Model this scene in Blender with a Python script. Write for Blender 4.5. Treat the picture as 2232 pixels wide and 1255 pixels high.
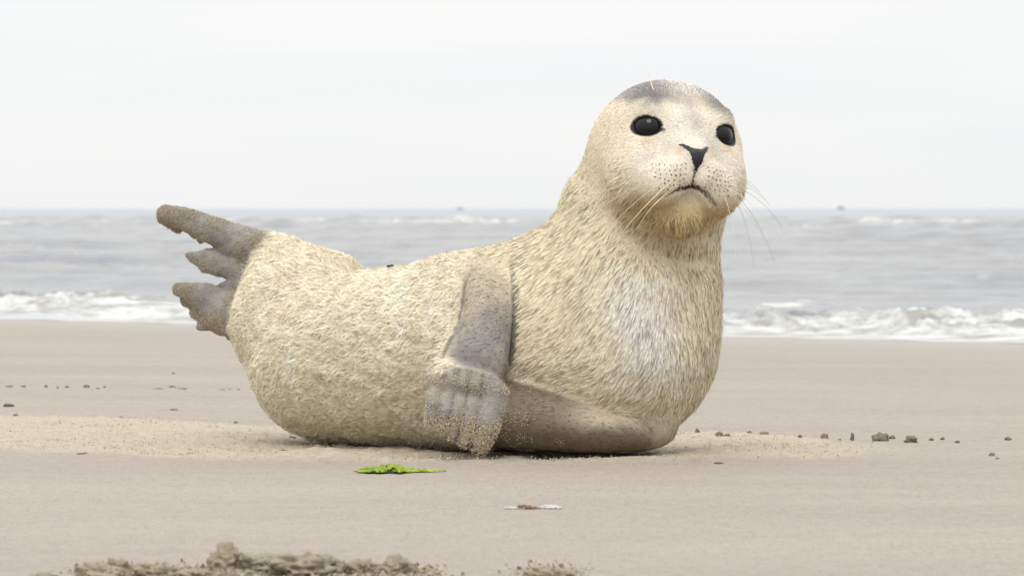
import bpy, bmesh, math, random
import numpy as np, time
_T0 = time.time()
from mathutils import Vector, Matrix
from mathutils.bvhtree import BVHTree

for o in list(bpy.data.objects):
    bpy.data.objects.remove(o, do_unlink=True)
scene = bpy.context.scene
COL = scene.collection
rng = np.random.default_rng(7)
random.seed(7)

# ------------------------------------------------------------------ camera
FPX = 10800.0            # focal length in photograph pixels (2232 wide)
CAM_D, CAM_H = 6.0, 0.30
cam = bpy.data.cameras.new('camera')
cam_o = bpy.data.objects.new('camera', cam)
COL.objects.link(cam_o)
cam.sensor_width = 36.0
cam.lens = 36.0 * FPX / 2232.0
cam.clip_start, cam.clip_end = 0.05, 30000
cam_o.location = (0, -CAM_D, CAM_H)
cam_o.rotation_euler = (math.radians(90) - math.atan(172.5 / FPX), 0, 0)
cam.dof.use_dof = True
cam.dof.focus_distance = 5.95
cam.dof.aperture_fstop = 29.0
scene.camera = cam_o

# ------------------------------------------------------------------ sky
world = bpy.data.worlds.new('World')
scene.world = world
world.use_nodes = True
wn, wl = world.node_tree.nodes, world.node_tree.links
wn.clear()
w_out = wn.new('ShaderNodeOutputWorld')
w_bg = wn.new('ShaderNodeBackground')
w_bg.inputs['Strength'].default_value = 0.1
w_sky = wn.new('ShaderNodeTexSky')
w_sky.sky_type = 'NISHITA'
w_sky.sun_disc = False
SUN_EL, SUN_AZ = 56.0, 192.0      # azimuth from +Y, clockwise
w_sky.sun_elevation = math.radians(SUN_EL)
w_sky.sun_rotation = math.radians(SUN_AZ)
w_geo = wn.new('ShaderNodeTexCoord')
w_sep = wn.new('ShaderNodeSeparateXYZ')
wl.new(w_geo.outputs['Generated'], w_sep.inputs[0])
# overcast sky: luminance rises steadily from the horizon to the zenith
w_map = wn.new('ShaderNodeMapRange')
w_map.inputs['From Min'].default_value = 0.0
w_map.inputs['From Max'].default_value = 1.0
w_map.inputs['To Min'].default_value = 9.6
w_map.inputs['To Max'].default_value = 23.0
wl.new(w_sep.outputs['Z'], w_map.inputs['Value'])
# thin stratus structure
w_scl = wn.new('ShaderNodeMapping')
w_scl.inputs['Scale'].default_value = (3.0, 3.0, 34.0)
wl.new(w_geo.outputs['Generated'], w_scl.inputs['Vector'])
w_noise = wn.new('ShaderNodeTexNoise')
w_noise.inputs['Scale'].default_value = 2.2
w_noise.inputs['Detail'].default_value = 5.0
wl.new(w_scl.outputs[0], w_noise.inputs['Vector'])
w_ramp = wn.new('ShaderNodeValToRGB')
w_ramp.color_ramp.elements[0].position = 0.34
w_ramp.color_ramp.elements[0].color = (0.925, 0.943, 0.958, 1)
w_ramp.color_ramp.elements[1].position = 0.62
w_ramp.color_ramp.elements[1].color = (0.972, 0.974, 0.970, 1)
wl.new(w_noise.outputs['Fac'], w_ramp.inputs['Fac'])
w_mul = wn.new('ShaderNodeVectorMath'); w_mul.operation = 'SCALE'
wl.new(w_ramp.outputs['Color'], w_mul.inputs[0])
wl.new(w_map.outputs[0], w_mul.inputs['Scale'])
w_mix = wn.new('ShaderNodeMix'); w_mix.data_type = 'RGBA'
w_mix.inputs['Factor'].default_value = 0.95
wl.new(w_sky.outputs['Color'], w_mix.inputs['A'])
wl.new(w_mul.outputs[0], w_mix.inputs['B'])
wl.new(w_mix.outputs['Result'], w_bg.inputs['Color'])
wl.new(w_bg.outputs[0], w_out.inputs['Surface'])

# ------------------------------------------------------------------ sun (veiled)
sun = bpy.data.lights.new('sun', 'SUN')
sun.energy = 1.5
sun.angle = math.radians(28)
sun.color = (1.0, 0.97, 0.92)
sun_o = bpy.data.objects.new('sun', sun)
COL.objects.link(sun_o)
el, az = math.radians(SUN_EL), math.radians(SUN_AZ)
to_sun = Vector((math.sin(az) * math.cos(el), math.cos(az) * math.cos(el), math.sin(el)))
sun_o.rotation_euler = to_sun.to_track_quat('Z', 'Y').to_euler()
sun_o.location = to_sun * 20

vs = scene.view_settings
vs.view_transform = 'Standard'
vs.look = 'None'
vs.exposure = 0.0
vs.gamma = 1.0
vs.use_curve_mapping = False
scene.render.engine = 'CYCLES'

# ------------------------------------------------------------------ helpers
def PX(px, py, y):
    """a photograph pixel at depth y -> a point of the place (scalar or arrays)"""
    D = CAM_D + y
    return np.array([(px - 1116.0) * D / FPX, y + 0 * D, CAM_H - (py - 455.0) * D / FPX])

def to_px(p):
    D = CAM_D + p[:, 1]
    return 1116 + p[:, 0] * FPX / D, 455 + (CAM_H - p[:, 2]) * FPX / D

def ground_at(px, py):
    D = CAM_H * FPX / (py - 455.0)
    return np.array([(px - 1116.0) * D / FPX, D - CAM_D, 0.0])

def _hash(ix, iy, iz, seed):
    h = (ix.astype(np.int64) * 374761393 + iy.astype(np.int64) * 668265263 +
         iz.astype(np.int64) * 2147483647 + seed * 1274126177) & 0xFFFFFFFF
    h = ((h ^ (h >> 13)) * 1274126177) & 0xFFFFFFFF
    h = ((h ^ (h >> 16)) * 2246822519) & 0xFFFFFFFF
    return ((h ^ (h >> 15)) & 0xFFFFFF).astype(np.float32) / 16777215.0

def vnoise(x, y, z, seed=0):
    x, y, z = np.broadcast_arrays(np.asarray(x, np.float64), np.asarray(y, np.float64), np.asarray(z, np.float64))
    ix, iy, iz = np.floor(x), np.floor(y), np.floor(z)
    fx, fy, fz = x - ix, y - iy, z - iz
    fx, fy, fz = [f * f * f * (f * (f * 6 - 15) + 10) for f in (fx, fy, fz)]
    r = 0
    for a in (0, 1):
        for b in (0, 1):
            for c in (0, 1):
                w = (fx if a else 1 - fx) * (fy if b else 1 - fy) * (fz if c else 1 - fz)
                r = r + w * _hash(ix + a, iy + b, iz + c, seed)
    return r * 2 - 1          # -1..1

def fbm(x, y, z, seed=0, octv=4, gain=0.5, lac=2.03):
    r, a, f, n = 0, 1.0, 1.0, 0
    for i in range(octv):
        r = r + a * vnoise(np.asarray(x) * f, np.asarray(y) * f, np.asarray(z) * f, seed + i * 17)
        n += a; a *= gain; f *= lac
    return r / n

def sstep(a, b, x):
    t = np.clip((x - a) / (b - a), 0, 1)
    return t * t * (3 - 2 * t)

def mesh_np(name, V, F, mat=None, smooth=True, cols=None, attrs=None):
    me = bpy.data.meshes.new(name)
    V = np.asarray(V, np.float32)
    if isinstance(F, np.ndarray):
        k = F.shape[1]
        me.vertices.add(len(V)); me.vertices.foreach_set('co', V.ravel())
        me.loops.add(F.size); me.loops.foreach_set('vertex_index', F.astype(np.int32).ravel())
        me.polygons.add(len(F))
        me.polygons.foreach_set('loop_start', np.arange(0, F.size, k, dtype=np.int32))
        me.update(calc_edges=True)
    else:
        me.from_pydata(V.tolist(), [], F)
    me.polygons.foreach_set('use_smooth', np.full(len(me.polygons), smooth))
    if cols is not None:
        a = me.color_attributes.new('col', 'FLOAT_COLOR', 'POINT')
        c4 = np.ones((len(V), 4), np.float32); c4[:, :3] = cols
        a.data.foreach_set('color', c4.ravel())
    for k_, v_ in (attrs or {}).items():
        a = me.attributes.new(k_, 'FLOAT', 'POINT')
        a.data.foreach_set('value', np.asarray(v_, np.float32))
    if mat: me.materials.append(mat)
    me.validate()
    me.update()
    return me

def link(name, me, parent=None, label=None, cat=None, group=None, kind=None, loc=None):
    o = bpy.data.objects.new(name, me)
    COL.objects.link(o)
    if parent is not None: o.parent = parent
    if loc is not None: o.location = loc
    if label: o['label'] = label
    if cat: o['category'] = cat
    if group: o['group'] = group
    if kind: o['kind'] = kind
    return o

def lin(r, g, b):
    f = lambda c: c / 12.92 if c <= 0.04045 else ((c + 0.055) / 1.055) ** 2.4
    return np.array([f(r / 255), f(g / 255), f(b / 255)])

class NT:
    def __init__(self, name):
        self.m = bpy.data.materials.new(name); self.m.use_nodes = True
        self.n, self.l = self.m.node_tree.nodes, self.m.node_tree.links
        self.b = self.n['Principled BSDF']
    def new(self, t, **kw):
        n = self.n.new('ShaderNode' + t)
        for k, v in kw.items(): setattr(n, k, v)
        return n
    def noise(self, scale, detail=3, rough=0.5, vec=None, distort=0.0):
        n = self.new('TexNoise'); n.inputs['Scale'].default_value = scale
        n.inputs['Detail'].default_value = detail; n.inputs['Roughness'].default_value = rough
        n.inputs['Distortion'].default_value = distort
        if vec is not None: self.l.new(vec, n.inputs['Vector'])
        return n.outputs['Fac']
    def obj(self, scale=(1, 1, 1)):
        t = self.new('TexCoord'); m = self.new('Mapping')
        m.inputs['Scale'].default_value = scale
        self.l.new(t.outputs['Object'], m.inputs['Vector'])
        return m.outputs[0]
    def ramp(self, fac, stops):
        r = self.new('ValToRGB'); e = r.color_ramp.elements
        while len(e) < len(stops): e.new(0.5)
        for k, (p, c) in enumerate(stops):
            e[k].position = p; e[k].color = (*c[:3], 1) if hasattr(c, '__len__') else (c, c, c, 1)
        self.l.new(fac, r.inputs['Fac'])
        return r.outputs['Color']
    def mix(self, fac, a, b, blend='MIX'):
        m = self.new('Mix', data_type='RGBA', blend_type=blend)
        for s, v in (('Factor', fac), ('A', a), ('B', b)):
            if hasattr(v, 'is_linked') or hasattr(v, 'links'): self.l.new(v, m.inputs[s])
            elif s == 'Factor': m.inputs[s].default_value = v
            else: m.inputs[s].default_value = (*v[:3], 1)
        return m.outputs['Result']
    def attr(self, name, out='Color'):
        a = self.new('Attribute'); a.attribute_name = name
        return a.outputs[out]
    def math(self, op, a, b=None):
        m = self.new('Math', operation=op)
        for i, v in enumerate((a, b)):
            if v is None: continue
            if hasattr(v, 'links'): self.l.new(v, m.inputs[i])
            else: m.inputs[i].default_value = v
        return m.outputs[0]
    def bump(self, h, strength=0.5, dist=0.002, prev=None):
        b = self.new('Bump'); b.inputs['Strength'].default_value = strength
        b.inputs['Distance'].default_value = dist
        self.l.new(h, b.inputs['Height'])
        if prev is not None: self.l.new(prev, b.inputs['Normal'])
        return b.outputs['Normal']
    def set(self, **kw):
        for k, v in kw.items():
            k = k.replace('_', ' ')
            k = {'Base Color': 'Base Color', 'Specular': 'Specular IOR Level'}.get(k, k)
            if hasattr(v, 'links'): self.l.new(v, self.b.inputs[k])
            elif hasattr(v, '__len__') and len(v) == 3: self.b.inputs[k].default_value = (*v, 1)
            else: self.b.inputs[k].default_value = v
        return self

# ------------------------------------------------------------------ the shore line (plan)
Z_SEA = -0.09
_Dl, _Dr = (CAM_H - Z_SEA) * FPX / 239.0, (CAM_H - Z_SEA) * FPX / 292.0
_A = np.array([-1116 * _Dl / FPX, _Dl - CAM_D]); _B = np.array([1116 * _Dr / FPX, _Dr - CAM_D])
_t = (_B - _A) / np.linalg.norm(_B - _A)
SH_N = np.array([-_t[1], _t[0]])
if SH_N[1] < 0: SH_N = -SH_N
SH_Q = float(SH_N @ _A)
SH_T = _t
Q0 = float(SH_N @ np.array([0.0, 0.55]))

def sand_base(x, y):
    q = SH_N[0] * x + SH_N[1] * y
    t = np.clip((q - Q0), 0, None)
    L = SH_Q - Q0
    z = Z_SEA * (t * t / (t + 0.5)) / (L * L / (L + 0.5))
    return np.where(q > SH_Q, Z_SEA - 0.06 * (q - SH_Q), z)

# ------------------------------------------------------------------ beach
def dry_mask(x, y):
    """ruffled, drier sand round the animal"""
    px = 1116 + x * FPX / (CAM_D + y)
    py = 455 + CAM_H * FPX / (CAM_D + y)
    wob = 9 * fbm(x * 7, y * 5, 0, 31, 3)
    up = np.interp(px, [-400, 0, 250, 520, 700, 1400, 1560, 1760, 1960, 2500], [900, 903, 912, 930, 930, 950, 944, 956, 975, 990])
    lo = np.interp(px, [-400, 0, 250, 500, 900, 1400, 1560, 1760, 1960, 2500], [985, 985, 990, 1000, 1006, 1008, 1002, 1002, 985, 985])
    m = sstep(-5, 5, py - up + wob) * sstep(-4, 4, lo - py + wob * 0.7)
    return m * sstep(2080, 1760, px + 60 * wob / 9) 

def make_beach():
    xs = np.concatenate([-np.geomspace(900, 1.06, 46), np.arange(-1.0, 1.0, 0.0050), np.geomspace(1.05, 900, 46)])
    ys = np.concatenate([-np.geomspace(400, 2.3, 26), np.arange(-2.2, -0.75, 0.016), np.arange(-0.75, 0.75, 0.0062),
                         np.arange(0.75, 3, 0.03), np.geomspace(3, 60, 90)])
    X, Y = np.meshgrid(xs, ys)
    Z = sand_base(X, Y)
    near = sstep(8, 3, np.abs(X)) * sstep(14, 9, Y) * sstep(-12, -6, Y)
    Z = Z + near * (0.0016 * fbm(X * 2.2, Y * 1.6, 0, 3, 3) + 0.0005 * fbm(X * 14, Y * 9, 0, 5, 3) + 0.0006 * fbm(X * 70, Y * 26, 0, 6, 2))
    d = dry_mask(X, Y)
    rid = 1 - np.abs(fbm(X * 26, Y * 20, 0, 9, 3))
    Z = Z + d * (0.0022 * fbm(X * 16, Y * 14, 0, 11, 3) + 0.0034 * np.clip(rid - 0.72, 0, 1) * 3 + 0.0012 * fbm(X * 90, Y * 70, 0, 13, 2) + 0.0018)
    # pressed rim of sand where the body lies
    for (cx, cy, r, h) in ((0.02, -0.03, 0.30, 0.006),):
        rr = np.hypot((X - cx) / 1.35, (Y - cy) / 0.8)
        Z = Z + h * np.exp(-((rr - 0.20) / 0.045) ** 2) * (0.4 + 0.6 * fbm(X * 30, Y * 25, 0, 77, 2))
    ny, nx = X.shape
    V = np.stack([X, Y, Z], -1).reshape(-1, 3)
    i = np.arange(ny * nx).reshape(ny, nx)
    F = np.stack([i[:-1, :-1], i[:-1, 1:], i[1:, 1:], i[1:, :-1]], -1).reshape(-1, 4)
    q = SH_N[0] * X + SH_N[1] * Y
    wet = sstep(SH_Q - 3.0, SH_Q - 0.1, q)
    return V, F, d.ravel(), wet.ravel()

t = NT('beach_sand')
co = t.obj()
fine = t.noise(430, 3, 0.75, co)
mid = t.noise(60, 4, 0.6, co)
streak = t.noise(3.2, 5, 0.6, t.obj((0.6, 2.6, 1)))
grain = t.ramp(fine, [(0.36, lin(108, 100, 90)), (0.5, lin(146, 137, 125)), (0.64, lin(182, 172, 157))])
c1 = t.mix(t.ramp(streak, [(0.3, 0.0), (0.72, 1.0)]), lin(132, 124, 115), lin(151, 142, 131))
c2 = t.mix(0.6, c1, grain)
blot = t.ramp(t.noise(1.1, 4, 0.6, t.obj((0.5, 1.6, 1))), [(0.35, 0.0), (0.6, 1.0)])
c2 = t.mix(t.math('MULTIPLY', blot, 0.35), c2, lin(126, 117, 106))
spk = t.ramp(t.noise(520, 1, 0.5, co), [(0.66, 0.0), (0.72, 1.0)])
c2 = t.mix(t.math('MULTIPLY', spk, 0.5), c2, lin(98, 86, 74))
pat = t.ramp(t.noise(48, 5, 0.7, t.obj((1, 0.45, 1))), [(0.36, 0.0), (0.64, 1.0)])
c2 = t.mix(t.math('MULTIPLY', pat, 0.20), c2, lin(168, 158, 146))
pat2 = t.ramp(t.noise(150, 3, 0.7, t.obj((1, 0.16, 1))), [(0.36, 1.0), (0.5, 0.0)])
c2 = t.mix(t.math('MULTIPLY', pat2, 0.18), c2, lin(104, 96, 86))
dryc = t.mix(t.ramp(fine, [(0.35, 0.0), (0.65, 1.0)]), lin(146, 136, 119), lin(178, 167, 147))
dm = t.math('MULTIPLY', t.attr('dry', 'Fac'), t.ramp(t.noise(110, 3, 0.6, co), [(0.30, 0.25), (0.55, 1.0)]))
c3 = t.mix(dm, c2, dryc)
c4 = t.mix(t.attr('wet', 'Fac'), c3, lin(136, 127, 115))
nb = t.bump(fine, 0.5, 0.0014)
nb = t.bump(mid, 0.3, 0.003, nb)
rgh = t.ramp(t.attr('wet', 'Fac'), [(0.0, 0.75), (1.0, 0.38)])
t.set(Base_Color=c4, Roughness=rgh, Specular=0.25, Normal=nb)
M_SAND = t.m
V, F, dry, wet = make_beach()
link('beach', mesh_np('beach', V, F, M_SAND, True, attrs={'dry': dry, 'wet': wet}), kind='structure',
     label='smooth pale damp sand beach sloping gently to the sea')

# ------------------------------------------------------------------ sea
def sea_surface():
    ph = np.radians(np.concatenate([np.linspace(-30, -8.2, 30), np.linspace(-8, 8, 340), np.linspace(8.2, 38, 40)]))
    # distance along each ray to the shore line
    cx, cy = np.sin(ph), np.cos(ph)
    den = SH_N[0] * cx + SH_N[1] * cy
    D0 = (SH_Q - SH_N @ np.array([0, -CAM_D])) / den
    off = np.concatenate([np.linspace(0, 4.5, 120), np.arange(4.57, 32, 0.085), np.geomspace(32.1, 120, 130), np.geomspace(124, 12000, 90)])
    X = cx[None, :] * (D0[None, :] + off[:, None])
    Y = cy[None, :] * (D0[None, :] + off[:, None]) - CAM_D
    u = X * SH_T[0] + Y * SH_T[1]
    tt = X * SH_N[0] + Y * SH_N[1] - SH_Q                     # metres offshore
    D = np.hypot(X, Y + CAM_D)
    # warp so crests wander
    wv = tt + 0.9 * fbm(u * 0.14, tt * 0.10, 0, 41, 3) * sstep(0, 6, tt)
    z = np.zeros_like(X)
    # swell and chop
    amp = sstep(1.2, 5, tt) * (0.072 + 0.050 * sstep(12, 60, tt))
    for lam, a, k, sd in ((2.6, 0.8, 0.30, 1), (1.5, 0.7, 0.5, 2), (0.8, 0.5, 0.8, 3), (0.45, 0.25, 0.8, 5), (5.2, 1.0, 0.16, 4)):
        p = wv / lam * 2 * np.pi + 3.2 * fbm(u * k / lam, tt * 0.25 / lam, 1.3, 50 + sd, 3)
        s = (np.sin(p) * 0.5 + 0.5) ** 2.4
        loc = 0.35 + 0.65 * sstep(-0.2, 0.5, fbm(u * 0.5 / lam, tt * 0.4 / lam, 0, 60 + sd, 2))
        z += amp * a * s * loc * np.exp(-(D / (260.0 * lam)) ** 2)
    z += sstep(0.6, 4, tt) * 0.010 * fbm(u * 5, tt * 3.2, 0, 71, 4) * sstep(160, 40, D)
    # shore breaker
    uu = u + 0 * tt
    pos = 1.10 + 0.80 * fbm(uu * 0.55, 0, 0, 81, 3) + 0.30 * fbm(uu * 2.3, 0, 0, 82, 2)
    hgt = 0.036 * (0.95 + 1.2 * fbm(uu * 0.8, 0.5, 0, 83, 3))
    front = np.exp(-np.clip((pos - tt) / 0.42, 0, None) ** 2) * (tt < pos)
    back = np.exp(-((tt - pos) / 0.75) ** 2) * (tt >= pos)
    z += hgt * (front + back)
    turb = sstep(0.08, 0.5, tt) * sstep(0.45, -0.15, tt - pos)
    lump = 1 - np.abs(fbm(u * 6.5, tt * 4.5, 0, 85, 4))
    z += turb * (0.062 * (lump - 0.70) + 0.028 * fbm(u * 17, tt * 12, 0, 86, 3))
    z += 0.004 + 0.010 * sstep(0.0, 0.35, tt)
    z = np.where(tt < 1.6, np.maximum(z, 0.003 + 0.004 * sstep(0, 0.3, tt)), z)
    foam = sstep(0.0, 0.02, tt) * sstep(0.25, -0.20, tt - pos - 0.05 - 0.8 * fbm(u * 1.6, tt * 1.2, 0, 87, 3))
    foam = foam * (0.44 + 0.70 * sstep(-0.25, 0.25, fbm(u * 3.2, tt * 2.5, 0, 88, 4)))
    foam = np.maximum(foam, 0.8 * sstep(0.75, 0.45, tt + 0.3 * fbm(u * 2.1, tt, 0, 89, 3)))
    foam = np.maximum(foam, sstep(0.24, 0.16, tt))
    # outer breakers about ninety metres off
    for xc, dc, ln, wd, hh in ((-9.6, 90, 1.6, 1.3, .13), (-8.3, 97, 1.0, 1.5, .10), (-5.2, 92, 1.1, 1.3, .14), (-3.9, 90, 0.6, 1.2, .10), (-1.3, 92, 1.4, 1.4, .13), (0.6, 96, 1.0, 1.4, .12),
                               (7.2, 90, 1.3, 1.2, .13), (8.6, 88, 0.7, 1.2, .09), (4.6, 82, 0.6, 1.0, .07), (-12.5, 92, 1.5, 1.3, .12), (12, 95, 1.5, 1.3, .13)):
        cx_ = X - xc; pc = dc + 1.2 * fbm(X * 0.6, 0.3, 0, 93, 3)
        m = np.exp(-(cx_ / ln) ** 4); dy = (D - pc) / wd
        ridge = np.exp(-dy ** 2) * m
        z += hh * ridge * (0.7 + 0.8 * fbm(X * 2.4, D * 0.2, 0, 94, 3))
        foam = np.maximum(foam, sstep(0.18, 0.55, ridge + 0.55 * fbm(X * 3.0, D * 0.8, 0, 96, 4)))
    # scattered small crests
    ny, nx = X.shape
    V = np.stack([X, Y, Z_SEA + z], -1).reshape(-1, 3)
    i = np.arange(ny * nx).reshape(ny, nx)
    F = np.stack([i[:-1, :-1], i[:-1, 1:], i[1:, 1:], i[1:, :-1]], -1).reshape(-1, 4)
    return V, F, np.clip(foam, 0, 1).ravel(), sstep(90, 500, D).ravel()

t = NT('sea_water')
co = t.obj((1.0, 0.55, 1))
n1 = t.noise(7, 5, 0.6, co)
n2 = t.noise(0.9, 4, 0.55, co)
ff = t.attr('foam', 'Fac')
fb = t.noise(22, 5, 0.65, t.obj((1, 0.7, 1)))
fac = t.ramp(t.math('ADD', ff, t.math('MULTIPLY', t.math('SUBTRACT', fb, 0.5), 0.55)), [(0.30, 0.0), (0.58, 1.0)])
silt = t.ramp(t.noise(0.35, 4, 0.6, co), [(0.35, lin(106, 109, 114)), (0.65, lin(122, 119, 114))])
nb = t.bump(n1, 0.35, 0.03)
nb = t.bump(n2, 0.25, 0.25, nb)
nb = t.bump(fb, 0.3, 0.03, nb)
fmot = t.ramp(t.noise(6.5, 5, 0.7, t.obj((1, 0.8, 1))), [(0.40, lin(146, 144, 139)), (0.58, lin(188, 188, 186))])
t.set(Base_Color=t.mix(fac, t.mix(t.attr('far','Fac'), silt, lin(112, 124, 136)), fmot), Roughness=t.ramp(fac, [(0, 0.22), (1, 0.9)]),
      IOR=1.33, Specular=t.ramp(fac, [(0, 0.42), (1, 0.1)]), Normal=nb)
M_SEA = t.m
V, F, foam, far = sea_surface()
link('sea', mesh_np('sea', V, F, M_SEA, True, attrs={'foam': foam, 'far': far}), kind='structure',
     label='grey choppy sea with white breakers reaching to the horizon')

# ------------------------------------------------------------------ the seal: one implicit body
VOX = 0.0021
S0 = 1 / 1800.0

def chain(pts, ky=1.0):
    """round cones through (px, py, depth, radius_px[, ky])"""
    out = []
    for p in pts:
        D = CAM_D + p[2]
        out.append((*PX(p[0], p[1], p[2]), p[3] * D / FPX))
    return ('chain', out, ky)

HC = PX(1450, 340, 0.0); HR = 168 * S0
psi, th, rho = math.radians(17), math.radians(8), math.radians(6)
f0 = np.array([math.sin(psi), -math.cos(psi), 0]); z0 = np.array([0, 0, 1.0]); r0 = np.array([math.cos(psi), math.sin(psi), 0])
HF = f0 * math.cos(th) + z0 * math.sin(th)
u0 = z0 * math.cos(th) - f0 * math.sin(th)
HRT = r0 * math.cos(rho) - u0 * math.sin(rho)
HU = u0 * math.cos(rho) + r0 * math.sin(rho)
HB = np.stack([HRT, HU, HF])                       # rows: right, up, forward
def head(r, u, f):
    return HC + HR * (HRT * r + HU * u + HF * f)
def hchain(pts):
    return ('chain', [(*head(a, b, c), d * HR) for a, b, c, d in pts], 1.0)

def sd_chain(P, pts, ky, box=None):
    if box is not None:
        a = np.array(pts); lo_ = (a[:, :3] - a[:, 3:]).min(0); hi_ = (a[:, :3] + a[:, 3:]).max(0)
        gap = np.maximum(0, np.maximum(lo_ - box[1], box[0] - hi_))
        if np.linalg.norm(gap) > 0.075: return np.full(len(P), 0.5, np.float32)
    Q = P.copy(); Q[:, 1] /= ky
    best = None
    prs = list(zip(pts[:-1], pts[1:])) if len(pts) > 1 else [(pts[0], pts[0])]
    for a, b in prs:
        A = np.array([a[0], a[1] / ky, a[2]], np.float32); B = np.array([b[0], b[1] / ky, b[2]], np.float32)
        ab = B - A; L2 = float(ab @ ab)
        h = np.clip(((Q - A) @ ab) / L2, 0, 1) if L2 > 1e-12 else np.zeros(len(Q), np.float32)
        h = h.astype(np.float32)
        W = Q - A - h[:, None] * ab
        d = np.sqrt(W[:, 0] ** 2 + W[:, 1] ** 2 + W[:, 2] ** 2) - (a[3] + (b[3] - a[3]) * h)
        best = d if best is None else np.minimum(best, d)
    return best

def sd_ell(P, c, B, rad):
    q = ((P - c.astype(np.float32)) @ B.T.astype(np.float32)) / np.array(rad, np.float32)
    k0 = np.linalg.norm(q, axis=1) + 1e-9
    k1 = np.linalg.norm(q / np.array(rad, np.float32), axis=1) + 1e-9
    return k0 * (k0 - 1) / k1

def smin(a, b, k):
    h = np.clip(0.5 + 0.5 * (b - a) / k, 0, 1)
    return b + (a - b) * h - k * h * (1 - h)
def smax(a, b, k):
    return -smin(-a, -b, k)

EYES = [head(-0.53, 0.20, 0.80), head(0.53, 0.20, 0.80)]
EYE_R = 36 * S0

torso = chain([(655, 703, .32, 150), (722, 782, .28, 178), (900, 776, .18, 196), (1060, 768, .10, 213), (1200, 762, .06, 208), (1335, 745, .04, 205)])
rump = chain([(610, 592, .36, 48), (690, 612, .34, 50), (742, 626, .33, 48)])
back = chain([(1000, 652, .14, 62), (1090, 624, .10, 60), (1160, 592, .07, 66)])
neck = chain([(1350, 745, .04, 196), (1370, 610, .04, 201), (1394, 490, .04, 180), (1440, 380, .03, 162)])
rt_arm = [chain([(1064, 612, .050, 40), (1064, 655, -.006, 48), (1062, 715, -.044, 54), (1044, 790, -.064, 62)], 0.55),
          chain([(1030, 660, .010, 20), (1000, 740, -.038, 28), (976, 800, -.066, 34), (962, 832, -.080, 32)], 0.55)]
hand_pts = [((948, 846), (940, 924), 17), ((976, 850), (962, 940), 16), ((1003, 854), (988, 954), 16), ((1034, 858), (1014, 970), 17), ((1074, 866), (1046, 978), 26)]
hand = [chain([(a[0], a[1], -.086, r), ((a[0] + b[0]) / 2, (a[1] + b[1]) / 2, -.100, r), (b[0], b[1] - 6, -.100, r * 0.62)], 0.75) for a, b, r in hand_pts]
palm = chain([(955, 850, -.084, 24), (1070, 872, -.086, 28), (1035, 925, -.089, 26), (972, 895, -.087, 25), (1020, 880, -.088, 26)], 0.52)
knuckle = chain([(952, 830, -.080, 25), (1015, 838, -.087, 28), (1076, 852, -.086, 25)], 0.7)
lf_arm = chain([(1436, 930, -.002, 42), (1400, 950, -.038, 34), (1300, 942, -.062, 45), (1200, 922, -.062, 60), (1105, 906, -.05, 71), (1040, 915, -.03, 64)])
# hind flippers
hind = [
    chain([(620, 560, .36, 44), (540, 535, .38, 40), (470, 505, .39, 31), (410, 480, .40, 25), (362, 466, .40, 19)], 0.75),
    chain([(360, 472, .405, 18), (388, 500, .41, 10)], 0.5),
    chain([(400, 478, .40, 16), (424, 516, .41, 7)], 0.45),
    chain([(450, 500, .395, 18), (436, 524, .40, 8)], 0.45),
    chain([(560, 588, .37, 28), (505, 574, .385, 29), (456, 569, .39, 29), (420, 560, .39, 14), (404, 555, .39, 4)], 0.30),
    chain([(540, 596, .37, 18), (470, 596, .395, 7)], 0.4),
    chain([(555, 622, .36, 26), (500, 623, .385, 14), (482, 624, .39, 9)], 0.5),
    chain([(545, 690, .34, 42), (492, 672, .375, 42), (442, 646, .385, 31), (390, 630, .39, 15)], 0.42),
    chain([(520, 695, .35, 40), (450, 668, .39, 28), (408, 652, .395, 17)], 0.30),
    chain([(520, 705, .35, 34), (452, 692, .385, 22), (424, 682, .39, 14)], 0.30),
    chain([(525, 715, .34, 26), (470, 706, .38, 16), (432, 714, .385, 8)], 0.30),
    chain([(535, 720, .33, 18), (500, 718, .36, 13), (474, 720, .375, 6)], 0.30),
    chain([(540, 720, .32, 22), (510, 720, .34, 14), (500, 736, .345, 7)], 0.30),
]
MOUTH_PX = [(1436, 434), (1452, 426), (1470, 416), (1488, 411), (1506, 409), (1524, 413), (1538, 423), (1548, 437), (1560, 447)]
GROOVE = {}

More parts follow.
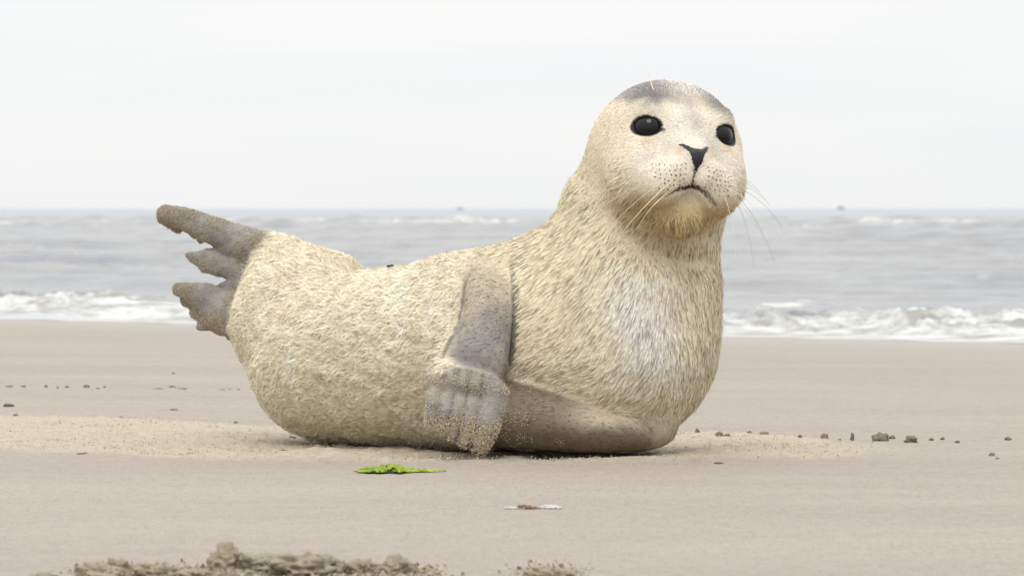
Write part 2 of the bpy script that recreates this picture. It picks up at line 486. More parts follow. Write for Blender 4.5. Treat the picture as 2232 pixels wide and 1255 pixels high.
def field(P):
    P = P.astype(np.float32)
    box = (P.min(0), P.max(0))
    ev = lambda c: sd_chain(P, c[1], c[2], box)
    d = ev(torso)
    d = smin(d, ev(rump), 0.05)
    d = smin(d, ev(back), 0.05)
    d = smin(d, ev(neck), 0.055)
    # head
    h = sd_ell(P, HC, HB, (HR * 1.0, HR * 0.985, HR))
    for s in (-1, 1):
        h = smin(h, ev(hchain([(s * .42, -.36, .50, .50)])), 0.02)
        h = smin(h, ev(hchain([(s * .50, .42, .72, .13)])), 0.022)                  # brow
    h = smin(h, ev(hchain([(0, .12, .74, .34), (0, -.17, 1.06, .23)])), 0.020)
    h = smin(h, ev(hchain([(0, -.62, .45, .50), (0, -.86, .79, .30)])), 0.022)        # jaw and chin
    pads = None
    for s in (-1, 1):
        p = ev(hchain([(s * .18, -.42, 1.09, .245), (s * .36, -.56, .98, .295)]))
        pads = p if pads is None else smin(pads, p, 0.004)
    h = smin(h, pads, 0.0085)
    h = smin(h, ev(hchain([(0, -.22, 1.17, .14)])), 0.012)
    d = smin(d, h, 0.022)
    # mouth, philtrum, eye openings
    for nm, k in (('fold', 0.020), ('mouth', 0.003), ('phil', 0.003)):
        if nm in GROOVE: d = smax(d, -ev(GROOVE[nm]), k)
    for s, e in zip((-1, 1), EYES):
        fw = HF * 0.83 + HRT * s * 0.56; fw = fw / np.linalg.norm(fw)
        rt = np.cross(HU, fw); rt /= np.linalg.norm(rt)
        up = np.cross(fw, rt)
        d = smax(d, -sd_ell(P, e + fw * 0.010, np.stack([rt, up, fw]), (34.5 * S0, 20 * S0, 0.019)), 0.0035)
    # front flippers
    a = ev(rt_arm[0])
    a = smin(a, ev(rt_arm[1]), 0.012)
    a = smin(a, ev(knuckle), 0.022)
    hd = None
    for c in hand:
        q = ev(c)
        hd = q if hd is None else smin(hd, q, 0.0038)
    hd = smin(hd, ev(palm), 0.003)
    a = smin(a, hd, 0.005)
    d = smin(d, a, 0.012)
    d = smin(d, ev(lf_arm), 0.016)
    hh = None
    for c in hind:
        q = ev(c); hh = q if hh is None else smin(hh, q, 0.0045)
    d = smin(d, hh, 0.016)
    for nm in ('crl', 'crr'):
        if nm in GROOVE: d = smax(d, -ev(GROOVE[nm]), 0.005)
    # lies on the sand
    d = smax(d, -(P[:, 2] + 0.004), 0.012)
    return d

def hit(px, py):
    o = np.array([0, -CAM_D, CAM_H]); v = PX(px, py, 0.0) - o; v /= np.linalg.norm(v)
    tt = np.linspace(5.7, 6.2, 1400)
    P = o + v * tt[:, None]
    f = field(P); k = int(np.argmax(f < 0))
    return P[k]
_m = [hit(*p) for p in MOUTH_PX]
_p = [hit(*p) for p in ((1514, 372), (1512, 390), (1508, 404))]
_mr = [.0016, .0022, .0028, .0032, .0034, .0032, .0030, .0026, .0018]
GROOVE['mouth'] = ('chain', [(*(q + HF * 0.0006), r_) for q, r_ in zip(_m, _mr)], 1.0)
_f = [hit(*p) for p in ((1322, 462), (1350, 502), (1395, 540), (1450, 560), (1500, 568), (1540, 566))]
GROOVE['fold'] = ('chain', [(*(q - np.array([0, .002, 0])), r_) for q, r_ in zip(_f, (.0005, .003, .004, .0045, .0035, .0005))], 1.0)
_cl = [hit(*p) for p in ((1014, 612), (1006, 660), (988, 725), (960, 776), (936, 800))]
_cr = [hit(*p) for p in ((1113, 580), (1121, 622), (1125, 680), (1121, 740), (1113, 795))]
GROOVE['crl'] = ('chain', [(*q, r_) for q, r_ in zip(_cl, (.001, .0022, .0026, .0026, .001))], 1.0)
GROOVE['crr'] = ('chain', [(*q, r_) for q, r_ in zip(_cr, (.0012, .0032, .0038, .0038, .0026))], 1.0)
GROOVE['phil'] = ('chain', [(*q, 0.0017) for q in _p], 1.0)

def surface_nets(lo, hi, vox):
    blk = 8
    nb = np.ceil((np.array(hi) - np.array(lo)) / (vox * blk)).astype(int)
    n = nb * blk + 1
    cg = np.stack(np.meshgrid(*[np.arange(k) for k in nb], indexing='ij'), -1).reshape(-1, 3)
    cen = np.array(lo) + (cg + 0.5) * vox * blk
    dc = np.concatenate([field(c_) for c_ in np.array_split(cen, max(1, len(cen) // 2500))])
    G = np.repeat(np.repeat(np.repeat(np.where(dc > 0, 1, -1).astype(np.float32).reshape(nb), blk, 0), blk, 1), blk, 2)
    G = np.pad(G, ((0, 1), (0, 1), (0, 1)), mode='edge')
    act = cg[np.abs(dc) < vox * blk * 2.2]
    loc = np.stack(np.meshgrid(*[np.arange(blk + 1)] * 3, indexing='ij'), -1).reshape(-1, 3)
    for s in range(0, len(act), 60):
        idx = (act[s:s + 60, None, :] * blk + loc[None]).reshape(-1, 3)
        v = field(np.array(lo) + idx * vox)
        G[idx[:, 0], idx[:, 1], idx[:, 2]] = v
    neg = G < 0
    shp = np.array(G.shape) - 1
    cnt = np.zeros(shp, np.int8)
    for a in (0, 1):
        for b in (0, 1):
            for c in (0, 1):
                cnt += neg[a:a + shp[0], b:b + shp[1], c:c + shp[2]]
    cells = np.argwhere((cnt > 0) & (cnt < 8))
    vid = np.full(shp, -1, np.int32)
    vid[cells[:, 0], cells[:, 1], cells[:, 2]] = np.arange(len(cells))
    acc = np.zeros((len(cells), 3)); num = np.zeros(len(cells))
    corners = [(a, b, c) for a in (0, 1) for b in (0, 1) for c in (0, 1)]
    for c0 in corners:
        for ax in range(3):
            if c0[ax]: continue
            c1 = list(c0); c1[ax] = 1
            v0 = G[cells[:, 0] + c0[0], cells[:, 1] + c0[1], cells[:, 2] + c0[2]]
            v1 = G[cells[:, 0] + c1[0], cells[:, 1] + c1[1], cells[:, 2] + c1[2]]
            m = (v0 < 0) != (v1 < 0)
            tt = np.where(m, v0 / np.where(m, v0 - v1, 1), 0)
            p = np.tile(np.array(c0, float), (len(cells), 1)); p[:, ax] += tt
            acc += p * m[:, None]; num += m
    V = np.array(lo) + (cells + acc / num[:, None]) * vox
    quads = []
    for ax in range(3):
        b, c = (ax + 1) % 3, (ax + 2) % 3
        sl0 = [slice(None)] * 3; sl1 = [slice(None)] * 3
        sl0[ax] = slice(0, -1); sl1[ax] = slice(1, None)
        for k in (b, c):
            sl0[k] = slice(1, -1); sl1[k] = slice(1, -1)
        A, Bv = neg[tuple(sl0)], neg[tuple(sl1)]
        e = np.argwhere(A != Bv)
        fl = A[e[:, 0], e[:, 1], e[:, 2]]
        e = e.copy(); e[:, b] += 1; e[:, c] += 1
        def g(db, dc_):
            k = e.copy(); k[:, b] += db; k[:, c] += dc_
            return vid[k[:, 0], k[:, 1], k[:, 2]]
        q = np.stack([g(-1, -1), g(0, -1), g(0, 0), g(-1, 0)], 1)
        q[~fl] = q[~fl][:, ::-1]
        quads.append(q)
    Fq = np.concatenate(quads)
    Fq = Fq[(Fq >= 0).all(1)]
    # light smoothing
    for it in range(2):
        s = np.zeros_like(V); n_ = np.zeros(len(V))
        for k in range(4):
            np.add.at(s, Fq[:, k], V[Fq[:, (k + 1) % 4]]); np.add.at(n_, Fq[:, k], 1)
        V = V * 0.5 + 0.5 * s / n_[:, None]
    return V, Fq

BV, BF = surface_nets((-0.47, -0.20, -0.012), (0.34, 0.56, 0.47), VOX)

def vert_normals(V, F):
    fn = np.cross(V[F[:, 2]] - V[F[:, 0]], V[F[:, 3]] - V[F[:, 1]])
    N = np.zeros_like(V)
    for k in range(4): np.add.at(N, F[:, k], fn)
    return N / (np.linalg.norm(N, axis=1, keepdims=True) + 1e-12), fn
BN, FN = vert_normals(BV, BF)
_px, _py = to_px(BV)
_rear = sstep(1120, 960, _px) * sstep(520, 570, _px)
_tuft = fbm(BV[:, 0] * 42, BV[:, 1] * 42, BV[:, 2] * 85 + BV[:, 0] * 14, 401, 3)
_hf = sstep(0.010, 0.003, np.min([sd_chain(BV.astype(np.float32), c[1], c[2]) for c in hind], axis=0)) * sstep(600, 540, _px)
_crust = fbm(BV[:, 0] * 120, BV[:, 1] * 120, BV[:, 2] * 120, 402, 3)
_ch = sstep(1080, 1160, _px) * sstep(500, 600, _py)
BV = BV + BN * (_rear * (1 - _hf) * 0.0026 * _tuft + _hf * 0.0013 * _crust + _ch * 0.0012 * fbm(BV[:, 0] * 60, BV[:, 1] * 60, BV[:, 2] * 26, 403, 2))[:, None]
BN, FN = vert_normals(BV, BF)
bvh = BVHTree.FromPolygons([tuple(v) for v in BV.tolist()], BF.tolist())
print('body verts', len(BV), 'faces', len(BF))

def dist_chain(P, c):
    return sd_chain(P.astype(np.float32), c[1], c[2])

def regions(P):
    """masks that follow the animal's own anatomy"""
    R = {}
    px, py = to_px(P)
    R['px'], R['py'] = px, py
    H = (P - HC) @ HB.T / HR
    R['H'] = H
    hd = np.maximum(sstep(1.22, 1.02, np.linalg.norm(H * np.array([1, 1, 0.86]), axis=1)) * sstep(-1.0, -0.7, H[:, 1]), sstep(.70, .95, H[:, 2]) * sstep(-1.05, -.80, H[:, 1]) * (np.abs(H[:, 0]) < 1.2))
    R['head'] = hd
    dh = np.min([dist_chain(P, c) for c in hand] + [dist_chain(P, knuckle)], axis=0)
    R['hand'] = sstep(0.007, 0.002, dh)
    da = dist_chain(P, rt_arm[0])
    R['arm'] = np.maximum(sstep(0.014, 0.004, da), R['hand'])
    R['armskin'] = np.maximum(sstep(0.010, 0.002, da) * sstep(0.03, -0.03, P[:, 2] - 0.190 + 0.03 * fbm(P[:, 0] * 40, P[:, 1] * 40, P[:, 2] * 40, 4, 2)), R['hand'])
    R['left'] = sstep(0.010, 0.001, dist_chain(P, lf_arm)) * (P[:, 1] < 0.02) 
    R['lend'] = sstep(1400, 1450, px + 14 * fbm(P[:, 0] * 50, P[:, 1] * 50, P[:, 2] * 50, 6, 2))
    dhn = np.min([dist_chain(P, c) for c in hind], axis=0)
    R['hind'] = sstep(0.006, 0.001, dhn) * sstep(565, 525, px - 0.55 * (580 - py).clip(0, 60) + 8 * fbm(P[:, 0] * 60, P[:, 1] * 60, P[:, 2] * 60, 5, 2))
    eye = np.min([np.linalg.norm((P - e) @ HB.T * np.array([1.0, 1.52, 1.0]), axis=1) for e in EYES], axis=0) / S0
    R['eye'] = eye
    R['mouth'] = dist_chain(P, GROOVE['mouth']) / S0
    R['phil'] = (dist_chain(P, GROOVE['phil']) + 0.0017) / S0
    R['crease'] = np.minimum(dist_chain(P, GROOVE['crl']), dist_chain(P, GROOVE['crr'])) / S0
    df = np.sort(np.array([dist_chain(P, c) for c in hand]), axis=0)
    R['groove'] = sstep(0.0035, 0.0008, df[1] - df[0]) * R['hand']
    return R

C_NECK = lin(241, 227, 199); C_FACE = lin(232, 222, 204); C_WHITE = lin(246, 242, 234)
C_GREY = lin(98, 94, 99); C_FLIP = lin(138, 133, 128); C_BROWN = lin(96, 84, 70); C_REAR = lin(240, 229, 206)
C_SAND = lin(214, 201, 174)

def fur_colour(P, R):
    px, py, H = R['px'], R['py'], R['H']
    n1 = fbm(P[:, 0] * 22, P[:, 1] * 22, P[:, 2] * 22, 21, 3)
    n2 = fbm(P[:, 0] * 70, P[:, 1] * 70, P[:, 2] * 70, 22, 3)
    c = np.tile(C_NECK, (len(P), 1))
    def mixc(c, col, m):
        m = np.clip(m, 0, 1)[:, None]; return c * (1 - m) + np.asarray(col) * m
    rear = sstep(1130, 960, px + 50 * n1)
    c = mixc(c, C_REAR, rear)
    c = mixc(c, C_WHITE, 0.28 * rear * sstep(0.15, 0.55, n1))
    # pale bib
    g = np.exp(-(((px - 1400 - 0.10 * (py - 700)) / 85) ** 2) - ((py - 690) / 115) ** 2)
    c = mixc(c, C_WHITE, 0.95 * g + 0.35 * np.exp(-(((px - 1430) / 110) ** 2) - ((py - 790) / 75) ** 2) * (0.7 + n1))
    # face
    fc = R['head'] * sstep(0.1, 0.75, H[:, 2] + 0.35 * H[:, 1]) 
    c = mixc(c, C_FACE, 0.85 * fc)
    c = mixc(c, lin(236, 230, 219), 0.8 * R['head'] * sstep(0.75, 1.0, H[:, 2]) * sstep(-.62, -.35, H[:, 1]))
    c = mixc(c, lin(203, 180, 130), 0.85 * sstep(-.62, -.84, H[:, 1]) * sstep(0.1, 0.6, H[:, 2]) * sstep(-1.75, -1.1, H[:, 1]) * (P[:, 2] > 0.2))  # yellow-tan throat stain, with the shade under the chin painted in
    # grey cap in two patches and a stripe down the forehead
    side = np.maximum(np.exp(-((H[:, 0] + .44) / .32) ** 2), np.exp(-((H[:, 0] - .52) / .30) ** 2))
    cap = sstep(0.47, 0.76, H[:, 1] + 0.13 * side + 0.09 * n2 + 0.09 * n1) * sstep(-0.75, -0.3, H[:, 2])
    c = mixc(c, C_GREY, cap * (0.45 + 0.50 * side) * sstep(-1.0, -.75, H[:, 0] - .1))
    st = np.exp(-((H[:, 0] - 0.02) / 0.13) ** 2) * sstep(0.0, 0.25, H[:, 1]) * (H[:, 2] > 0)
    c = mixc(c, lin(166, 158, 154), 0.62 * st * R['head'] * (0.7 + 0.6 * n2))
    pad = np.max([np.exp(-(np.linalg.norm(H - np.array([s * .30, -.48, 1.10]), axis=1) / .26) ** 2) for s in (-1, 1)], axis=0)
    c = mixc(c, lin(232, 224, 210), 0.7 * pad)
    # orange stain by the nostrils and the eyes
    for s in (-1, 1):
        q = np.linalg.norm(H - np.array([s * .22, -.15, 1.22]), axis=1)
        c = mixc(c, lin(214, 160, 96), 0.55 * np.exp(-(q / .07) ** 2))
        q = np.linalg.norm(H - np.array([s * .50, .02, .86]), axis=1)
        c = mixc(c, lin(205, 172, 122), 0.5 * np.exp(-(q / .10) ** 2))
    # flippers
    upper = R['arm'] * (1 - R['armskin'])
    c = mixc(c, lin(186, 172, 150), 0.85 * upper * sstep(0.262, 0.200, P[:, 2] + 0.012 * n1))
    c = mixc(c, C_FLIP, R['armskin'])
    c = mixc(c, C_BROWN, 0.92 * R['left'] * (1 - 0.40 * R['lend']))
    c = mixc(c, lin(206, 193, 172), 0.85 * R['left'] * np.exp(-((px - 1335) / 95) ** 2) * sstep(0.028, 0.05, P[:, 2] + 0.006 * n2))  # pale highlight painted on the upper middle of the tucked flipper
    nd = fbm(P[:, 0] * 34, P[:, 1] * 34, P[:, 2] * 34, 23, 4)
    c = mixc(c, C_FLIP * 0.85, R['hind'])
    c = mixc(c, lin(154, 148, 140), 0.7 * R['hind'] * sstep(-0.25, 0.15, nd))
    c = mixc(c, lin(176, 164, 146), 0.4 * R['hand'] * sstep(-0.05, 0.3, nd))
    c = mixc(c, lin(172, 159, 140), 0.4 * R['armskin'] * (1 - R['hand']) * sstep(-0.05, 0.3, n2))
    return c * (1 + 0.10 * n2 + 0.07 * n1)[:, None]

RB = regions(BV)
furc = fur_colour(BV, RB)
tear = np.max([np.exp(-(np.linalg.norm((RB['H'] - np.array([s_ * .372, .15, .91])) * np.array([1, 1.9, .6]), axis=1) / .075) ** 2) for s_ in (-1, 1)], axis=0)
bare = np.clip(np.maximum.reduce([0.9 * sstep(.35, .7, tear), sstep(39.0, 36.0, RB['eye']), sstep(2.6, 0.8, RB['mouth']) * (0.45 + 0.55 * np.exp(-((RB['px'] - 1503) / 46) ** 2)), 0.85 * sstep(4.6, 3.0, RB['phil'])]), 0, 1)
fz = np.maximum(RB['head'] * sstep(-0.35, 0.2, RB['H'][:, 2]), 0.0)[:, None]
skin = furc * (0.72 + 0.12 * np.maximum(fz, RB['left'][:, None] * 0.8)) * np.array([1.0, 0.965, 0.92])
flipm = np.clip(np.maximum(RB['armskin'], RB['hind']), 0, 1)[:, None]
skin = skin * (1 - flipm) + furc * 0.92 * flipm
skin = skin * (1 - 0.45 * (RB['groove'] * sstep(-0.35, 0.25, fbm(BV[:, 0] * 90, BV[:, 1] * 90, BV[:, 2] * 45, 77, 3)))[:, None])  # shade in the grooves between digits painted into the skin, broken by noise
skin = skin * (1 - 0.6 * sstep(4.0, 0.5, RB['crease'])[:, None])  # shade of the creases beside the arm painted into the skin colour
skin = skin * (1 - bare[:, None]) + np.array([0.012, 0.010, 0.010]) * bare[:, None]

t = NT('seal_skin')
col = t.attr('col')
co = t.obj()
wr = t.noise(260, 4, 0.6, t.obj((1, 1, 2.2)))
t.set(Base_Color=t.mix(0.35, col, t.ramp(wr, [(0.3, 0.25), (0.7, 0.9)]), 'MULTIPLY'), Roughness=0.55, Specular=0.3,
      Normal=t.bump(wr, 0.5, 0.0014))
M_SKIN = t.m

t = NT('seal_fur')
t.set(Base_Color=t.attr('col'), Roughness=0.62, Specular=0.22)
tr = t.new('BsdfTranslucent'); t.l.new(t.attr('col'), tr.inputs['Color'])
mx = t.new('MixShader'); mx.inputs[0].default_value = 0.18
t.l.new(t.b.outputs[0], mx.inputs[1]); t.l.new(tr.outputs[0], mx.inputs[2])
t.l.new(mx.outputs[0], t.n['Material Output'].inputs['Surface'])
M_FUR = t.m

seal = link('seal_pup', None, label='cream furred seal pup resting on the sand with its head raised', cat='seal', loc=(0, 0, 0))
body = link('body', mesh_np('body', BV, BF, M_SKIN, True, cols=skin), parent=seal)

# ------------------------------------------------------------------ fur
tri = np.concatenate([BF[:, [0, 1, 2]], BF[:, [0, 2, 3]]])
ta = 0.5 * np.linalg.norm(np.cross(BV[tri[:, 1]] - BV[tri[:, 0]], BV[tri[:, 2]] - BV[tri[:, 0]]), axis=1)

def sample(n, w):
    p = ta * w[tri].mean(1); p = p / p.sum()
    k = rng.choice(len(tri), n, p=p)
    a, b = rng.random(n), rng.random(n)
    m = a + b > 1; a[m], b[m] = 1 - a[m], 1 - b[m]
    bc = np.stack([1 - a - b, a, b], 1)
    T = tri[k]
    Pp = (BV[T] * bc[..., None]).sum(1)
    N = (BN[T] * bc[..., None]).sum(1); N /= np.linalg.norm(N, axis=1, keepdims=True)
    return Pp, N, T[np.arange(n), bc.argmax(1)]

# flow of the coat: (px, py, depth) -> direction x, y(depth), z
flow_ctl = [
    ((1516, 345, -.13), (-.2, 1, .3)), ((1450, 200, -.02), (-.3, 1, .3)), ((1400, 200, 0), (-.4, .9, .15)), ((1560, 230, -.02), (.5, 1, .2)),
    ((1330, 300, -.02), (-.8, .5, -.5)), ((1290, 330, 0.02), (-.6, .5, -.8)), ((1370, 360, -.06), (-.8, .5, -.35)), ((1610, 350, -.02), (.45, .8, -.35)),
    ((1430, 400, -.1), (-.7, .5, -.5)), ((1570, 400, -.1), (.5, .5, -.6)), ((1490, 470, -.1), (0, .6, -.8)), ((1400, 470, -.06), (-.5, .4, -.8)),
    ((1290, 440, -.02), (-.62, .3, -.6)), ((1240, 470, 0.02), (-.75, .3, -.55)), ((1480, 560, -.08), (0.0, .1, -1)), ((1570, 560, 0), (.1, .2, -1)),
    ((1330, 560, -.06), (-.55, .1, -.8)), ((1200, 560, -.02), (-.85, .2, -.45)), ((1150, 600, -.03), (-.45, .2, -.8)),
    ((1400, 680, -.1), (-.30, 0, -1)), ((1500, 720, -.06), (.22, 0, -1)), ((1560, 720, 0), (.15, 0, -1)),
    ((1280, 700, -.1), (-.62, 0, -.72)), ((1170, 720, -.08), (-.8, 0, -.55)), ((1250, 820, -.09), (-.92, 0, -.3)), ((1380, 830, -.09), (-.45, 0, -.6)),
    ((1480, 830, -.04), (.15, 0, -1)), ((1400, 930, -.09), (-.8, 0, .3)), ((1200, 910, -.1), (-1, 0, .25)),
    ((1060, 620, -.05), (-.75, 0, -.45)), ((1050, 720, -.09), (-.75, 0, -.35)), ((1020, 900, -.12), (-.2, 0, -1)),
    ((900, 640, .06), (-1, .4, -.15)), ((900, 780, 0.0), (-1, .3, -.12)), ((900, 930, 0.06), (-1, .4, .1)), ((780, 700, .12), (-1, .5, -.1)),
    ((700, 850, .15), (-1, .5, -.1)), ((600, 700, .25), (-.9, .6, -.35)), ((620, 600, .28), (-1, .5, -.1)), ((700, 560, .3), (-1, .4, .1)), ((850, 580, .12), (-1, .4, .0)),
    ((560, 800, .25), (-.7, .6, -.7)), ((450, 500, .39), (-1, .2, .3)), ((450, 660, .38), (-1, .2, .1)),
    ((1000, 580, .1), (-1, .4, 0)), ((1120, 540, .08), (-.9, .4, -.35)),
    ((1000, 700, .33), (-1, .3, -.2)), ((1400, 650, .2), (-.3, .3, -1)), ((1300, 430, .18), (-.5, .5, -.8)), ((1450, 330, .1), (-.2, .8, -.5)),
]
FC = np.array([PX(*c) for c, d in flow_ctl]); FD = np.array([np.array(d) / np.linalg.norm(d) for c, d in flow_ctl])
def flow(P, N):
    D = np.zeros((len(P), 3))
    for s in range(0, len(P), 40000):
        d2 = ((P[s:s + 40000, None] - FC[None]) ** 2).sum(-1)
        w = 1.0 / (d2 + 0.0004) ** 2
        D[s:s + 40000] = (w[..., None] * FD[None]).sum(1) / w.sum(1)[:, None]
    sw = 0.20 * np.stack([fbm(P[:, 0] * 25, P[:, 1] * 25, P[:, 2] * 25, s, 2) for s in (101, 102, 103)], 1)
    px_ = 1116 + P[:, 0] * FPX / (CAM_D + P[:, 1])
    D = D + sw + (sstep(1100, 980, px_) * 0.8)[:, None] * np.stack([fbm(P[:, 0] * 75, P[:, 1] * 75, P[:, 2] * 75, s, 2) for s in (111, 112, 113)], 1)
    D -= (D * N).sum(1, keepdims=True) * N
    return D / (np.linalg.norm(D, axis=1, keepdims=True) + 1e-9)

vis = np.where(RB['crease'] < 1.5, 0.15, 1.0) * np.where(BN[:, 1] < 0.35, 1.0, 0.22) * np.where(BV[:, 2] < 0.004, 0.15, 1.0) * (1 - bare) * np.where(RB['eye'] < 44, 0, 1.0)
# densities (clumps) per region
is_face = RB['head'] * sstep(-0.15, 0.35, RB['H'][:, 2])
rearv = sstep(1120, 980, RB['px'])
wclump = vis * (1 - 0.93 * flipm[:, 0]) * (1 + 1.3 * is_face)

def thin(P, cell):
    k = np.floor(P / cell).astype(np.int64)
    key = (k[:, 0] * 73856093) ^ (k[:, 1] * 19349663) ^ (k[:, 2] * 83492791)
    _, i = np.unique(key, return_index=True)
    return i

def build_fur(n, cell, wgt, m, rcs, Ls, wid, spread, seed_lift, tone=1.0):
    P, N, vi = sample(int(n * 2.2), wgt)
    i = thin(P, cell)
    rng.shuffle(i); i = i[:n]
    P, N, vi = P[i], N[i], vi[i]
    face, hd, rr = is_face[vi], RB['head'][vi], rearv[vi]
    lf, fl, arm = RB['left'][vi], flipm[vi, 0], RB['arm'][vi]
    L = Ls * (1 - 0.62 * hd) * (1 - 0.30 * face) * (1 - 0.5 * lf) * (1 - 0.55 * fl) * (1 - 0.45 * arm * (1 - fl)) * (1 - 0.28 * rr)
    L = L * rng.uniform(0.7, 1.25, len(P))
    d = flow(P, N)
    b = np.cross(N, d)
    ang = rng.normal(0, 1, len(P)) * (0.10 + 0.30 * rr * (1 - arm)) * spread
    d = d * np.cos(ang)[:, None] + b * np.sin(ang)[:, None]; b = np.cross(N, d)
    lift = (0.08 + seed_lift + 0.17 * rr * (1 - arm) + 0.07 * rng.random(len(P))) * (1 - 0.2 * hd) * (1 - 0.5 * lf) * (1 - 0.5 * arm)
    rc = rcs * (1 - 0.35 * face) * (1 + 0.25 * rr)
    ctint = 1 + rng.normal(0, 0.06, len(P))
    K = len(P)
    rep = lambda a: np.repeat(a, m, 0)
    cP, cN, cd, cb, cL, clift, crc, cvi, ct = map(rep, (P, N, d, b, L, lift, rc, vi, ctint))
    n_ = K * m
    rad = np.sqrt(rng.random(n_)) * crc; aa = rng.random(n_) * 2 * np.pi
    oa, ob = rad * np.cos(aa) * 2.2, rad * np.sin(aa)
    lj = cL * rng.uniform(0.65, 1.05, n_)
    root = cP + cd * oa[:, None] + cb * ob[:, None] - cN * 0.0008
    mid = root + cd * (lj * 0.52)[:, None] + cN * (0.0006 + lj * clift * 0.75)[:, None] - cb * (ob * 0.2)[:, None]
    tip = cP + cd * (oa * 0.6 + lj)[:, None] + cb * (ob * 0.40)[:, None] + cN * (lj * clift * 0.85)[:, None]
    tip += rng.normal(0, 1, (n_, 3)) * (lj * (0.05 + 0.13 * np.repeat(rr * (1 - arm), m)))[:, None]
    tw = rng.normal(0, 0.28, n_)
    side = cb * np.cos(tw)[:, None] + cN * np.sin(tw)[:, None]
    w = wid * (1 - 0.25 * np.repeat(face, m)) * rng.uniform(0.7, 1.25, n_)
    w = w[:, None]
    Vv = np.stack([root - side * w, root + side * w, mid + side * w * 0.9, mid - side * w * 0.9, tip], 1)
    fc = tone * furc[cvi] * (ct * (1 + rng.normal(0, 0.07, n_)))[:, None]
    dk = (rng.random(n_) < 0.05 + 0.05 * np.repeat(face, m) + 0.16 * np.repeat(arm, m))[:, None]
    fc = np.where(dk, fc * 0.5, fc)
    cap = capm[cvi] * (rng.random(n_) < 0.55)
    fc = fc * (1 - cap[:, None]) + C_WHITE * cap[:, None]
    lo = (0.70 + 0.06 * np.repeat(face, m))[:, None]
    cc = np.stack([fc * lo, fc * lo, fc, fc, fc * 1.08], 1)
    base = (np.arange(n_) * 5)[:, None]
    Fq = np.concatenate([base + np.array([[0, 1, 2]]), base + np.array([[0, 2, 3]]), base + np.array([[3, 2, 4]])])
    return Vv.reshape(-1, 3), Fq, np.clip(cc.reshape(-1, 3), 0.004, 0.9)

capm = sstep(0.55, 0.75, RB['H'][:, 1]) * RB['head'] * (0.38 + 0.65 * np.exp(-((RB['H'][:, 0] - 0.05) / 0.22) ** 2))
notface = vis * (1 - 0.97 * is_face) * (1 - 0.55 * flipm[:, 0]) * (1 - RB['hind']) * (1 - 0.7 * RB['hand'])
facew = vis * is_face
sets = [build_fur(36000, 0.0018, notface, 8, 0.0013, 0.0112, 0.00023, 1.0, 0.0),
        build_fur(11000, 0.0010, facew, 6, 0.0011, 0.0170, 0.00023, 1.6, 0.06),
        build_fur(7000, 0.0028, vis * (1 - 0.75 * is_face) * (1 - RB['hand']) * (1 - RB['hind']) * (1 - 0.7 * rearv) * (1 - 0.5 * RB['left']), 3, 0.0004, 0.0160, 0.00021, 1.0, 0.05, 0.40)]
V, F, C, nv = [], [], [], 0
for a_ in sets:
    V.append(a_[0]); C.append(a_[2]); F.append(a_[1] + nv); nv += len(a_[0])
V, F, C = np.concatenate(V), np.concatenate(F), np.concatenate(C)
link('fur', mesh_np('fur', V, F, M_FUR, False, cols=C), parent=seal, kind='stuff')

# ------------------------------------------------------------------ eyes
t = NT('seal_eye')
t.set(Base_Color=(0.006, 0.005, 0.006), Roughness=0.06, Specular=0.40, IOR=1.38)
M_EYE = t.m
t = NT('seal_nose')
nn = t.noise(500, 3, 0.6, t.obj())
t.set(Base_Color=(0.012, 0.012, 0.013), Roughness=0.42, Specular=0.35, Normal=t.bump(nn, 0.4, 0.0008))
M_NOSE = t.m
bm = bmesh.new(); bmesh.ops.create_uvsphere(bm, u_segments=40, v_segments=24, radius=EYE_R)
eme = bpy.data.meshes.new('eye'); bm.to_mesh(eme); bm.free()
eme.materials.append(M_EYE); eme.polygons.foreach_set('use_smooth', [True] * len(eme.polygons))
for s, e in zip((-1, 1), EYES):
    fw = HF * 0.83 + HRT * s * 0.56; fw = fw / np.linalg.norm(fw)
    link('eye', eme, parent=seal, loc=tuple(e - fw * (EYE_R - 0.0066)))

# patch of a given outline that hugs the body
def ray(px, py):
    o = Vector((0, -CAM_D, CAM_H)); tgt = Vector(PX(px, py, 0.0))
    h = bvh.ray_cast(o, (tgt - o).normalized())
    return (np.array(h[0]), np.array(h[1])) if h[0] is not None else (None, None)

def hpoly_patch(name, poly, mat, proud=0.0012, n=26):
    """poly in the head's own (right, up) plane, wrapped on to the muzzle"""
    poly = np.array(poly)
    lo, hi = poly.min(0), poly.max(0)
    xs = np.linspace(lo[0], hi[0], n); ys = np.linspace(lo[1], hi[1], n)
    def inside(x, y):
        c = False; j = len(poly) - 1
        for i in range(len(poly)):
            if (poly[i][1] > y) != (poly[j][1] > y) and x < (poly[j][0] - poly[i][0]) * (y - poly[i][1]) / (poly[j][1] - poly[i][1]) + poly[i][0]: c = not c
            j = i
        return c
    idx, V = {}, []
    def vert(i, j):
        if (i, j) not in idx:
            o = head(xs[i], ys[j], 3.0)
            h = bvh.ray_cast(Vector(o), Vector(-HF))
            e = min(min(np.hypot(xs[i] - a[0] - tt * (b[0] - a[0]), ys[j] - a[1] - tt * (b[1] - a[1])) for tt in np.linspace(0, 1, 6)) for a, b in zip(poly, np.roll(poly, -1, 0)))
            pr = proud * min(1, e / 0.05)
            idx[(i, j)] = len(V); V.append(np.array(h[0]) + np.array(h[1]) * (0.0005 + pr))
        return idx[(i, j)]
    F = []
    for i in range(n - 1):
        for j in range(n - 1):
            if inside((xs[i] + xs[i + 1]) / 2, (ys[j] + ys[j + 1]) / 2):
                F.append([vert(i, j), vert(i + 1, j), vert(i + 1, j + 1), vert(i, j + 1)])
    return mesh_np(name, np.array(V), F, mat, True)

